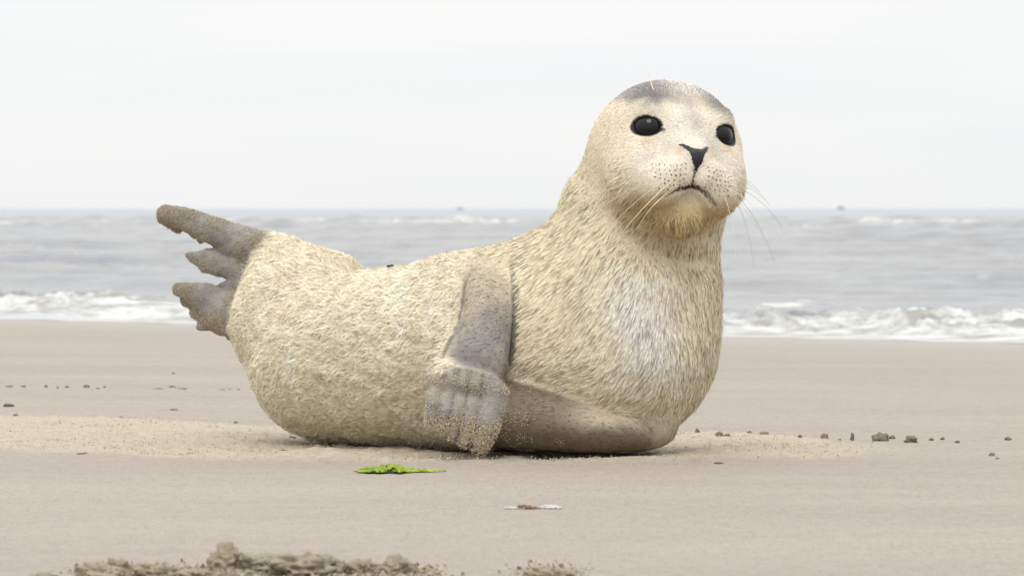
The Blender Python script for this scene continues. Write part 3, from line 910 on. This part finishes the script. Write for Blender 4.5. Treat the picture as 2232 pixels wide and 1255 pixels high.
nose_poly = [(-.178, -.045), (-.13, -.05), (-.085, -.085), (-.04, -.11), (0, -.105), (.04, -.11), (.085, -.085), (.13, -.05), (.178, -.045), (.14, -.10), (.095, -.15),
             (.075, -.21), (.065, -.26), (.045, -.31), (.018, -.35), (.009, -.42), (-.009, -.42), (-.018, -.35), (-.045, -.31), (-.065, -.26), (-.075, -.21), (-.095, -.15), (-.14, -.10)]
nose_poly = [(a_ * 1.12, b_) for a_, b_ in nose_poly]
link('nose', hpoly_patch('nose', nose_poly, M_NOSE, 0.0016, 30), parent=seal)

# whisker pores: rows of dark dots on both pads
def pores():
    V, F = [], []
    spots = []
    for s in (-1, 1):
        for r in range(6):
            for k in range(7 - (r > 3)):
                a = s * (.15 + .060 * k + .012 * (r % 2)) + random.gauss(0, .006); u = -.32 - .062 * r - .022 * k + .0035 * k * k + random.gauss(0, .006)
                if u < -.60 - .35 * max(0, abs(a) - .12): continue
                h = bvh.ray_cast(Vector(head(a, u, 3.0)), Vector(-HF))
                if h[0] is None: continue
                spots.append((s, r, k, np.array(h[0]), np.array(h[1])))
                n = np.array(h[1]); t1 = np.cross(n, HU); t1 /= np.linalg.norm(t1); t2 = np.cross(n, t1)
                b = len(V); rad = 0.00085 * random.uniform(.7, 1.15); c = np.array(h[0]) + n * 0.0013
                for q in range(6):
                    g = q * math.pi / 3
                    V.append(c + (t1 * math.cos(g) * 1.25 + t2 * math.sin(g)) * rad - n * .0009)
                V.append(c + n * 0.0004)
                for q in range(6): F.append([b + q, b + (q + 1) % 6, b + 6])
    return np.array(V), F, spots
V, F, SPOTS = pores()
t = NT('whisker_pore'); t.set(Base_Color=lin(52, 44, 38), Roughness=0.7); M_PORE = t.m
link('whisker_pores', mesh_np('whisker_pores', V, F, M_PORE, True), parent=seal, kind='stuff')

# ------------------------------------------------------------------ whiskers
t = NT('whisker'); t.set(Base_Color=lin(226, 212, 180), Roughness=0.4, Specular=0.4); M_WH = t.m
t = NT('whisker_dark'); t.set(Base_Color=lin(178, 162, 130), Roughness=0.4, Specular=0.4); M_WHD = t.m
def tube(pts, r0_, r1_, mat, name):
    pts = [np.array(p, float) for p in pts]
    V, F, n = [], [], len(pts)
    for i, p in enumerate(pts):
        d = pts[min(i + 1, n - 1)] - pts[max(i - 1, 0)]; d /= np.linalg.norm(d)
        a = np.cross(d, (0.3, 0.9, 0.1)); a /= np.linalg.norm(a); b = np.cross(d, a)
        r = r0_ + (r1_ - r0_) * i / (n - 1)
        for q in range(4):
            V.append(p + (a * math.cos(q * math.pi / 2) + b * math.sin(q * math.pi / 2)) * r)
    for i in range(n - 1):
        for q in range(4):
            F.append([i * 4 + q, i * 4 + (q + 1) % 4, i * 4 + 4 + (q + 1) % 4, i * 4 + 4 + q])
    return mesh_np(name, np.array(V), F, mat, True)
def bez(a, b, c, n=14):
    return [(1 - t_) ** 2 * a + 2 * t_ * (1 - t_) * b + t_ * t_ * c for t_ in np.linspace(0, 1, n)]
# (root on the pad: right, up), bend and tip in (px, py, depth)
wr_list = [((.42, -.42), (1650, 395, -.08), (1678, 452, -.05)), ((.44, -.48), (1640, 400, -.10), (1676, 446, -.10)), ((.46, -.52), (1660, 420, -.08), (1706, 500, -.05)),
           ((.40, -.55), (1660, 440, -.12), (1722, 560, -.10)), ((.45, -.58), (1640, 440, -.06), (1690, 575, -.03)), ((.42, -.60), (1625, 440, -.12), (1645, 585, -.12)),
           ((.38, -.62), (1600, 470, -.12), (1604, 560, -.12)), ((.46, -.46), (1632, 380, -.06), (1655, 420, -.02)), ((.35, -.50), (1640, 470, -.14), (1665, 520, -.16)),
           ((.44, -.55), (1618, 450, -.09), (1632, 500, -.08)), ((.40, -.50), (1600, 385, -.12), (1640, 408, -.10))]
wl_list = [((-.30, -.55), (1410, 440, -.15), (1362, 502, -.14)), ((-.24, -.60), (1420, 440, -.16), (1388, 500, -.15)), ((-.36, -.52), (1390, 430, -.14), (1335, 490, -.12)),
           ((-.40, -.48), (1370, 405, -.12), (1300, 462, -.09)), ((-.42, -.46), (1360, 395, -.12), (1285, 430, -.08)), ((-.20, -.60), (1425, 440, -.17), (1408, 468, -.17)),
           ((-.38, -.44), (1400, 368, -.12), (1352, 362, -.11)), ((-.34, -.58), (1400, 450, -.14), (1345, 520, -.12)), ((-.42, -.52), (1360, 420, -.11), (1310, 450, -.08))]
for lst in (wr_list, wl_list):
    for k, ((a, u_), bpt, cpt) in enumerate(lst):
        h = bvh.ray_cast(Vector(head(a, u_, 3.0)), Vector(-HF))
        p0 = np.array(h[0]) if h[0] is not None else head(a, u_, 1.0)
        link('whisker', tube(bez(p0, PX(*bpt), PX(*cpt)), 0.00034, 0.00013, M_WHD if (lst is wr_list and k % 3) else M_WH, 'whisker'), parent=seal)
# brow whiskers
for a, b_, c_ in (((-.42, .52, .78), (1416, 168, -.03), (1407, 148, -.03)), ((-.36, .54, .80), (1418, 172, -.04), (1412, 158, -.05)), ((.62, .48, .62), (1565, 190, -.02), (1580, 172, -.02))):
    p0 = head(*a)
    link('whisker', tube(bez(PX(b_[0] + (6 if b_[0] < 1500 else -8), b_[1] + 26, b_[2] - .02), PX(*b_), PX(*c_)), 0.0003, 0.00012, M_WH, 'whisker'), parent=seal)

# ------------------------------------------------------------------ sand stuck to the animal
def octa_grains(P, N, size, cols):
    n = len(P)
    base = np.array([[1, 1, 1], [1, -1, -1], [-1, 1, -1], [-1, -1, 1]], float) * 0.8
    f = np.array([[0, 1, 2], [0, 3, 1], [0, 2, 3], [1, 3, 2]])
    q = rng.normal(size=(n, 3, 3)); q, _ = np.linalg.qr(q)
    sc = size[:, None, None] * rng.uniform(0.6, 1.35, (n, 4, 1))
    V = P[:, None] + (base[None] @ q) * sc
    F = (np.arange(n) * 4)[:, None, None] + f[None]
    return V.reshape(-1, 3), F.reshape(-1, 3), np.repeat(cols, 4, 0)
t = NT('sand_grain'); t.set(Base_Color=t.attr('col'), Roughness=0.8, Specular=0.2); M_GRAIN = t.m
def sand_on_seal():
    px, py = RB['px'], RB['py']
    nz = fbm(BV[:, 0] * 60, BV[:, 1] * 60, BV[:, 2] * 60, 201, 3)
    nz2 = fbm(BV[:, 0] * 28, BV[:, 1] * 28, BV[:, 2] * 28, 202, 3)
    wgt = 0.0 * px
    tipz = sstep(890, 945, py + 0.12 * (1050 - px)) * RB['hand']
    kn = np.exp(-((py - 838 - 0.16 * (px - 1010)) / 13) ** 2) * (px < 1110) * (px > 920) * (BV[:, 1] < 0) * RB['arm']
    edge = sstep(965, 935, px) * RB['arm']
    lines = sstep(0.0, 0.5, fbm(BV[:, 0] * 160, BV[:, 1] * 100, BV[:, 2] * 26, 203, 3)) * RB['hand']
    wgt = np.maximum.reduce([wgt, 1.9 * tipz * (0.5 + nz), 0.75 * kn * (0.6 + nz), 0.5 * edge, 0.45 * lines, 0.35 * RB['groove']])
    wgt = np.maximum(wgt, 0.8 * RB['hind'] * sstep(-0.25, 0.2, nz2) + 0.5 * RB['hind'] * sstep(0.1, 0.5, nz))
    wgt = np.maximum(wgt, 0.22 * RB['left'] * sstep(0.0, 0.35, nz2) * sstep(1330, 1150, px))
    wgt = np.maximum(wgt, 0.22 * RB['arm'] * sstep(0.05, 0.35, nz2))
    wgt = np.maximum(wgt, 0.20 * rearv * sstep(-0.1, 0.4, nz) * (1 - RB['arm']))
    wgt = np.clip(wgt, 0, None) * np.where(BN[:, 1] < 0.4, 1, 0.25)
    P, N, vi = sample(42000, wgt)
    w = wgt[vi]
    off = rng.random(len(P)) * (0.0008 + 0.0050 * (tipz + 0.7 * kn)[vi]) + 0.0032 * rearv[vi] * (1 - RB['arm'][vi]) * (1 - RB['hind'][vi])
    sz = rng.uniform(0.00028, 0.00062, len(P)) * (1 + 0.15 * RB['hind'][vi])
    c = (lin(203, 189, 163)[None] * (1 - 0.30 * RB['hind'][vi])[:, None]) * rng.uniform(0.75, 1.15, (len(P), 1)) * (1 + rng.normal(0, .04, (len(P), 3)))
    return octa_grains(P + N * off[:, None], N, sz, np.clip(c, 0, 0.85))
V, F, C = sand_on_seal()
link('sand_crust', mesh_np('sand_crust', V, F, M_GRAIN, False, cols=C), parent=seal, kind='stuff',
     label='pale sand grains crusted on the flippers and flank')

# ------------------------------------------------------------------ loose grains on the ruffled sand
def loose_grains():
    n = 90000
    py = rng.uniform(900, 1012, n); px = rng.uniform(-150, 2150, n)
    D = CAM_H * FPX / (py - 455)
    x, y = (px - 1116) * D / FPX, D - CAM_D
    d = dry_mask(x, y)
    cl = sstep(-0.15, 0.45, fbm(x * 24, y * 20, 0, 301, 3))
    k = rng.random(n) < d * (0.10 + 0.75 * cl) * 0.42
    x, y = x[k], y[k]
    m = len(x)
    sz = np.clip(np.exp(rng.normal(math.log(0.00062), 0.38, m)), 0.0003, 0.0019)
    z = sand_base(x, y) + 0.0026 + rng.random(m) * 0.0022
    c = lin(184, 172, 149)[None] * rng.uniform(0.7, 1.15, (m, 1)) * (1 + rng.normal(0, .03, (m, 3)))
    P = np.stack([x, y, z], 1)
    return octa_grains(P, P, sz, np.clip(c, 0, .85))
V, F, C = loose_grains()
link('loose_sand', mesh_np('loose_sand', V, F, M_GRAIN, False, cols=C), kind='stuff', label='loose dry crumbs of sand scattered around the seal', cat='sand')

# ------------------------------------------------------------------ clods of sand
t = NT('clod_sand')
co = t.obj()
cn = t.noise(700, 3, 0.6, co); cb = t.noise(90, 3, 0.6, co)
cc = t.mix(t.ramp(cb, [(0.35, 0.0), (0.65, 1.0)]), lin(124, 115, 101), lin(188, 176, 153))
t.set(Base_Color=t.mix(0.5, cc, t.ramp(cn, [(0.3, lin(104, 96, 84)), (0.7, lin(186, 175, 152))])), Roughness=0.9, Specular=0.1,
      Normal=t.bump(cn, 0.6, 0.0015))
M_CLOD = t.m
t = NT('clod_damp')
cn = t.noise(600, 3, 0.6, t.obj())
t.set(Base_Color=t.ramp(cn, [(0.3, lin(84, 78, 69)), (0.7, lin(146, 136, 118))]), Roughness=0.9, Specular=0.1, Normal=t.bump(cn, 0.6, 0.0015))
M_CLODD = t.m
def clod_mesh(seed, sub=4, rough=0.45, mat=None):
    bm = bmesh.new(); bmesh.ops.create_icosphere(bm, subdivisions=sub, radius=1.0)
    V = np.array([v.co[:] for v in bm.verts])
    r1 = np.abs(fbm(V[:, 0] * 2.3, V[:, 1] * 2.3 + seed, V[:, 2] * 2.3, seed + 3, 3))
    r2 = np.abs(fbm(V[:, 0] * 6.5, V[:, 1] * 6.5 + seed, V[:, 2] * 6.5, seed + 5, 3))
    d = 0.9 + rough * 1.3 * fbm(V[:, 0] * 1.3 + seed, V[:, 1] * 1.3, V[:, 2] * 1.3, seed, 3) + 0.42 * (r1 - 0.2) + 0.26 * (r2 - 0.2) \
        + 0.07 * fbm(V[:, 0] * 17, V[:, 1] * 17 + seed, V[:, 2] * 17, seed + 9, 2)
    V = V * d[:, None]
    V[:, 2] = np.where(V[:, 2] < -0.35, -0.35 + 0.15 * (V[:, 2] + 0.35), V[:, 2]) + 0.30
    for v, c in zip(bm.verts, V): v.co = c
    me = bpy.data.meshes.new('sand_clod'); bm.to_mesh(me); bm.free()
    me.polygons.foreach_set('use_smooth', [True] * len(me.polygons)); me.materials.append(mat or M_CLOD)
    return me
CLODS = [clod_mesh(10 + k * 7, 3, 0.5, M_CLODD) for k in range(5)]
BIG = [clod_mesh(100 + k * 13, 5, 0.6) for k in range(5)]
def clod(px, py, w, h, label, group=None, big=False, k=None, yz=1.0):
    p = ground_at(px, py); D = CAM_D + p[1]
    me = (BIG if big else CLODS)[(k if k is not None else random.randrange(5)) % 5]
    o = link('sand_clod', me, label=label, cat='sand clod', group=group, loc=(p[0], p[1], float(sand_base(np.array(p[0]), np.array(p[1]))) - 0.0005))
    sx = w * (0.5 if big else 0.40) * D / FPX; sz = h / (1.35 if big else 1.35) * D / FPX
    o.scale = (sx, sx * yz, sz); o.rotation_euler = (0, 0, random.uniform(-0.5, 0.5) if big else random.uniform(0, 6.28))
    return o

ORD = ['first', 'second', 'third', 'fourth', 'fifth', 'sixth', 'seventh', 'eighth', 'ninth', 'tenth', 'eleventh', 'twelfth', 'thirteenth', 'fourteenth', 'fifteenth', 'sixteenth', 'seventeenth', 'eighteenth']
def crumb_row(spots, text, group):
    for k, (px, py, w, h) in enumerate(sorted(spots)):
        clod(px, py, w, h, text % ORD[k], group)
# row to the right of the animal
g = 'small clods in the row right of the seal'
clod(1920, 958, 44, 20, 'largest grey clod in the row of clods right of the seal', g, k=0)
clod(1988, 962, 38, 17, 'second largest dark clod at the right end of the row', g, k=1)
crumb_row(((1520, 941, 12, 12), (1568, 953, 18, 17), (1586, 953, 17, 12), (1634, 945, 15, 11), (1666, 944, 22, 8), (1743, 957, 16, 13),
                     (1712, 949, 10, 6), (1798, 952, 20, 12), (1859, 957, 11, 18), (1830, 958, 10, 5), (1945, 953, 20, 10), (1700, 956, 26, 5), (2030, 955, 12, 6), (2055, 953, 12, 6),
                     (2088, 961, 14, 6), (1625, 955, 20, 5), (1545, 947, 14, 5)), 'small grey brown crumb, %s from the seal in the row on its right', g)
g = 'crumbs of sand at the far right'
crumb_row(((2197, 953, 20, 8), (2163, 994, 16, 10), (2175, 1000, 10, 5)), 'small brown crumb near the right edge, %s from the left of three', g)
g = 'crumbs of sand left of the seal'
crumb_row(((33, 908, 14, 9), (102, 923, 9, 7), (115, 929, 12, 5), (263, 913, 12, 8), (513, 922, 10, 7), (210, 926, 7, 5), (398, 970, 10, 6), (375, 967, 12, 4), (420, 985, 34, 9), (270, 950, 44, 8), (180, 990, 30, 6),
                     (300, 962, 22, 5), (60, 966, 26, 5), (515, 990, 22, 6)), 'small brown crumb on the ruffled sand left of the seal, %s from the left', g)
clod(617, 986, 24, 9, 'dark crumb of sand in front of the seal rump', k=2)
clod(638, 962, 36, 14, 'dark clod of sand tucked under the left end of the seal', k=3)
g = 'dark bits along the old tide line'
crumb_row(((188, 832, 16, 7), (100, 832, 10, 5), (125, 835, 7, 4), (145, 832, 14, 3), (212, 836, 9, 4), (228, 832, 7, 4), (345, 836, 26, 4), (375, 831, 16, 6), (395, 836, 28, 4), (20, 832, 20, 3), (50, 832, 16, 3),
                     (485, 838, 16, 4), (500, 836, 12, 4), (378, 793, 11, 4), (520, 837, 10, 4)), 'small dark crumb on smooth sand behind the seal rump, %s from the left', g)
# dug heap in the foreground
for px, py, w, h, k, lb in ((500, 1243, 92, 58, 0, 'dark upright clod of dug sand, tallest in the foreground heap'),
                            (575, 1244, 120, 44, 1, 'rounded clod right of the tallest clod in the foreground heap'),
                            (650, 1254, 150, 52, 2, 'broad pale lump of sand in the middle of the foreground heap'),
                            (722, 1250, 80, 40, 3, 'lump of sand right of the broad pale lump in the foreground heap'),
                            (792, 1252, 76, 36, 4, 'flat dark lump of sand near the right of the foreground heap'),
                            (868, 1250, 84, 40, 0, 'pointed clod of sand at the right end of the foreground heap'),
                            (332, 1262, 90, 38, 2, 'dark rounded clod of sand left of the foreground heap'),
                            (225, 1262, 110, 36, 3, 'spread low lump of sand far left along the bottom edge'),
                            (262, 1247, 50, 34, 1, 'small peaked lump of sand left of the foreground heap'),
                            (430, 1262, 90, 24, 4, 'low pale lump of sand at the left foot of the foreground heap'),
                            (1195, 1268, 92, 36, 2, 'lone dark clod of sand at the bottom edge below the shell'),
                            (100, 1262, 70, 16, 0, 'thin low lump of sand at the bottom left corner')):
    clod(px, py, w, h, lb, 'lumps of dug sand in the foreground', big=True, k=k, yz=0.8)
def heap_grains():
    n = 5200
    cx = rng.choice([500, 575, 650, 722, 792, 868, 890, 332, 225, 262, 430, 600, 700, 1195, 560], n)
    px = cx + rng.normal(0, 42, n); py = rng.normal(1247, 8, n).clip(1222, 1300)
    D = CAM_H * FPX / (py - 455)
    x, y = (px - 1116) * D / FPX, D - CAM_D
    sz = np.clip(np.exp(rng.normal(math.log(0.0008), 0.5, n)), 0.0004, 0.003)
    P = np.stack([x, y, sz * 0.5], 1)
    c = lin(158, 147, 128)[None] * rng.uniform(0.6, 1.15, (n, 1))
    return octa_grains(P, P, sz, np.clip(c, 0, .8))
V, F, C = heap_grains()
link('heap_crumbs', mesh_np('heap_crumbs', V, F, M_GRAIN, False, cols=C), kind='stuff', label='crumbs of sand strewn around the foreground heap', cat='sand')

# ------------------------------------------------------------------ green sea lettuce
t = NT('sea_lettuce')
n = t.noise(45, 4, 0.6, t.obj())
cg_ = t.ramp(n, [(0.30, lin(118, 146, 8)), (0.55, lin(154, 180, 14)), (0.78, lin(190, 204, 60))])
t.set(Base_Color=cg_, Roughness=0.32, Specular=0.4, Transmission_Weight=0.0, Subsurface_Weight=0.0, Normal=t.bump(n, 0.5, 0.003))
tr = t.new('BsdfTranslucent'); t.l.new(cg_, tr.inputs['Color'])
mx = t.new('MixShader'); mx.inputs[0].default_value = 0.4
t.l.new(t.b.outputs[0], mx.inputs[1]); t.l.new(tr.outputs[0], mx.inputs[2])
t.l.new(mx.outputs[0], t.n['Material Output'].inputs['Surface'])
M_WEED = t.m
def sea_lettuce():
    p = ground_at(872, 1030)
    nx, ny = 90, 40
    U, W = np.meshgrid(np.linspace(-1, 1, nx), np.linspace(-1, 1, ny))
    x = U * 100; 
    half = np.interp(U, [-1, -.9, -.6, -.3, 0.0, .2, .35, .7, .85, 1], [.05, .55, .75, 1, .95, .55, .35, .28, .12, .03]) * (1 + 0.8 * fbm(U * 9, W * 2, 0, 7, 4))
    yy = W * half * 60
    hz = np.interp(U, [-1, -.8, -.4, -.15, 0.05, .2, .5, 1], [.1, .45, .75, 1, .7, .35, .3, .1])
    z = 1.5 + 18 * hz * (0.45 + 0.8 * np.abs(fbm(U * 3.2, W * 1.7, 0, 17, 3)) + 0.2) * (1 - 0.75 * W * W) + 2.0 * fbm(U * 14, W * 5, 0, 19, 2) * (1 - W * W)
    x = x + 5 * fbm(U * 4, W * 3, 3, 27, 3)
    s = (CAM_D + p[1]) / FPX
    V = np.stack([x * s, yy * s, np.clip(z, .6, None) * s], -1).reshape(-1, 3)
    i = np.arange(nx * ny).reshape(ny, nx)
    F = np.stack([i[:-1, :-1], i[:-1, 1:], i[1:, 1:], i[1:, :-1]], -1).reshape(-1, 4)
    keep = (fbm(U * 7, W * 3, 9, 37, 3)[:-1, :-1].ravel() > -0.6)
    me = mesh_np('sea_lettuce', V, F[keep], M_WEED, True)
    o = link('sea_lettuce', me, label='bright green scrap of crumpled seaweed on the sand before the seal', cat='seaweed', loc=(p[0], p[1], 0.0005))
    md = o.modifiers.new('thickness', 'SOLIDIFY'); md.thickness = 0.0004
sea_lettuce()

# ------------------------------------------------------------------ shells
t = NT('shell_pale')
n = t.noise(60, 4, 0.6, t.obj((1, 6, 1)))
t.set(Base_Color=t.ramp(n, [(0.3, lin(146, 138, 140)), (0.7, lin(188, 184, 190))]), Roughness=0.35); M_SHP = t.m
t = NT('shell_brown')
n = t.noise(80, 4, 0.6, t.obj((1, 8, 1)))
t.set(Base_Color=t.ramp(n, [(0.3, lin(52, 36, 24)), (0.7, lin(120, 82, 48))]), Roughness=0.4); M_SHB = t.m
t = NT('shell_black')
t.set(Base_Color=lin(34, 30, 34), Roughness=0.4); M_SHK = t.m
def valve(name, L, W, H, mat, parent=None, taper=0.35, n=18, m=9, tilt=0.0):
    V = []
    for i in range(n):
        s = -1 + 2 * i / (n - 1)
        wd = (1 - abs(s) ** 3) ** 0.6 * (1 - taper * 0.5 * (s + 1)) + 0.04
        for j in range(m):
            a = math.pi * j / (m - 1)
            V.append((s * L / 2, -math.cos(a) * W / 2 * wd, math.sin(a) * H * wd + 0.0004 * math.sin(i * 1.7)))
    F = [[i * m + j, (i + 1) * m + j, (i + 1) * m + j + 1, i * m + j + 1] for i in range(n - 1) for j in range(m - 1)]
    return mesh_np(name, np.array(V), F, mat, True)
p = ground_at(1165, 1110); s = (CAM_D + p[1]) / FPX
sh = link('razor_shell', None, label='broken razor shell, brown and lilac white, lying on the sand in front', cat='shell', loc=(p[0], p[1], 0.001))
sh.rotation_euler = (0, 0, -0.06)
for nm, x, L, W, H, mt, tz in (('pale_end', 36 * s, 50 * s, 0.012, 0.0042, M_SHP, 0.0), ('brown_middle', -10 * s, 58 * s, 0.012, 0.0036, M_SHB, 0.12), ('chipped_tip', -50 * s, 36 * s, 0.008, 0.0018, M_SHP, 0.0)):
    o = link(nm, valve(nm, L, W, H, mt), parent=sh, loc=(x, 0, 0.0)); o.rotation_euler = (0, tz, 0)
    md = o.modifiers.new('thickness', 'SOLIDIFY'); md.thickness = 0.0007
for px, py, L, W, H, mt, lb in ((19, 885, 26, .012, .0045, M_SHK, 'small black mussel shell half at the far left of the sand'),
                                (379, 892, 20, .006, .0018, M_SHB, 'tiny orange brown shell chip left of the seal'),
                                (1567, 1011, 22, .006, .002, M_SHB, 'tiny brown shell chip right of the seal on smooth sand')):
    p = ground_at(px, py); s = (CAM_D + p[1]) / FPX
    o = link('shell', valve('shell', L * s, W, H, mt), label=lb, cat='shell', loc=(p[0], p[1], float(sand_base(np.array(p[0]), np.array(p[1]))) + 0.0006))
    md = o.modifiers.new('thickness', 'SOLIDIFY'); md.thickness = 0.0006

# ------------------------------------------------------------------ fly on the back
t = NT('fly_black'); t.set(Base_Color=(0.012, 0.011, 0.012), Roughness=0.35); M_FLY = t.m
t = NT('fly_wing'); t.set(Base_Color=lin(70, 66, 64), Roughness=0.25); M_WING = t.m
hp, hn = ray(853, 588)
if hp is not None:
    fly = link('fly', None, label='tiny black fly sitting on the back of the seal', cat='fly', loc=tuple(hp + hn * 0.0050))
    def blob(name, c, r, mat):
        bm = bmesh.new(); bmesh.ops.create_icosphere(bm, subdivisions=2, radius=1)
        for v in bm.verts: v.co = Vector((v.co.x * r[0] + c[0], v.co.y * r[1] + c[1], v.co.z * r[2] + c[2]))
        me = bpy.data.meshes.new(name); bm.to_mesh(me); bm.free(); me.materials.append(mat)
        return link(name, me, parent=fly)
    blob('abdomen', (-.0022, 0, 0), (.0026, .0014, .0014), M_FLY); blob('thorax', (.0012, 0, .0004), (.0017, .0014, .0014), M_FLY); blob('head', (.0034, 0, .0003), (.0010, .0012, .0011), M_FLY)
    for sgn in (-1, 1):
        w = blob('wing', (-.0028, sgn * .0014, .0014), (.0030, .0010, .0001), M_WING)
        for q in (-1, 0, 1):
            link('leg', tube([(.001 + q * .001, sgn * .001, -.0004), (.001 + q * .0018, sgn * .0028, .0002), (.001 + q * .0024, sgn * .0036, -.0026)], .00022, .00014, M_FLY, 'leg'), parent=fly)
    fly.rotation_euler = (0, -0.12, 0.2)

# ------------------------------------------------------------------ ships on the horizon
t = NT('ship_paint'); t.set(Base_Color=lin(120, 130, 142), Roughness=0.6); M_SHIP = t.m
def ship(px, w, h, label):
    D = 4200.0; x = (px - 1116) * D / FPX; s = D / FPX
    root = link('ship', None, label=label, cat='ship', group='ships far out on the horizon', loc=(x, D - CAM_D, Z_SEA))
    def box(name, x0, x1, z0, z1, rake=0.0):
        V = [(a + (rake if (b and a > 0) else (-rake * .4 if b else 0)), yv, z1 if b else z0) for b in (0, 1) for a in (x0, x1) for yv in (-5, 5)]
        F = [[0, 2, 3, 1], [4, 5, 7, 6], [0, 1, 5, 4], [2, 6, 7, 3], [0, 4, 6, 2], [1, 3, 7, 5]]
        link(name, mesh_np(name, np.array(V), F, M_SHIP, False), parent=root)
    W, Hh = w * s, h * s
    box('hull', -W / 2, W / 2, 0, Hh * .45, W * .05)
    box('cabin', -W * .30, -W * .05, Hh * .45, Hh * .8)
    box('mast', -W * .12, -W * .09, Hh * .8, Hh * 1.3)
    box('mast', W * .2, W * .22, Hh * .45, Hh)
ship(1003, 16, 5, 'tiny grey ship on the horizon left of the seal head')
ship(1833, 18, 6, 'tiny grey ship on the horizon right of the seal')
ship(405, 14, 4, 'tiny grey ship on the horizon beside the raised tail flipper')
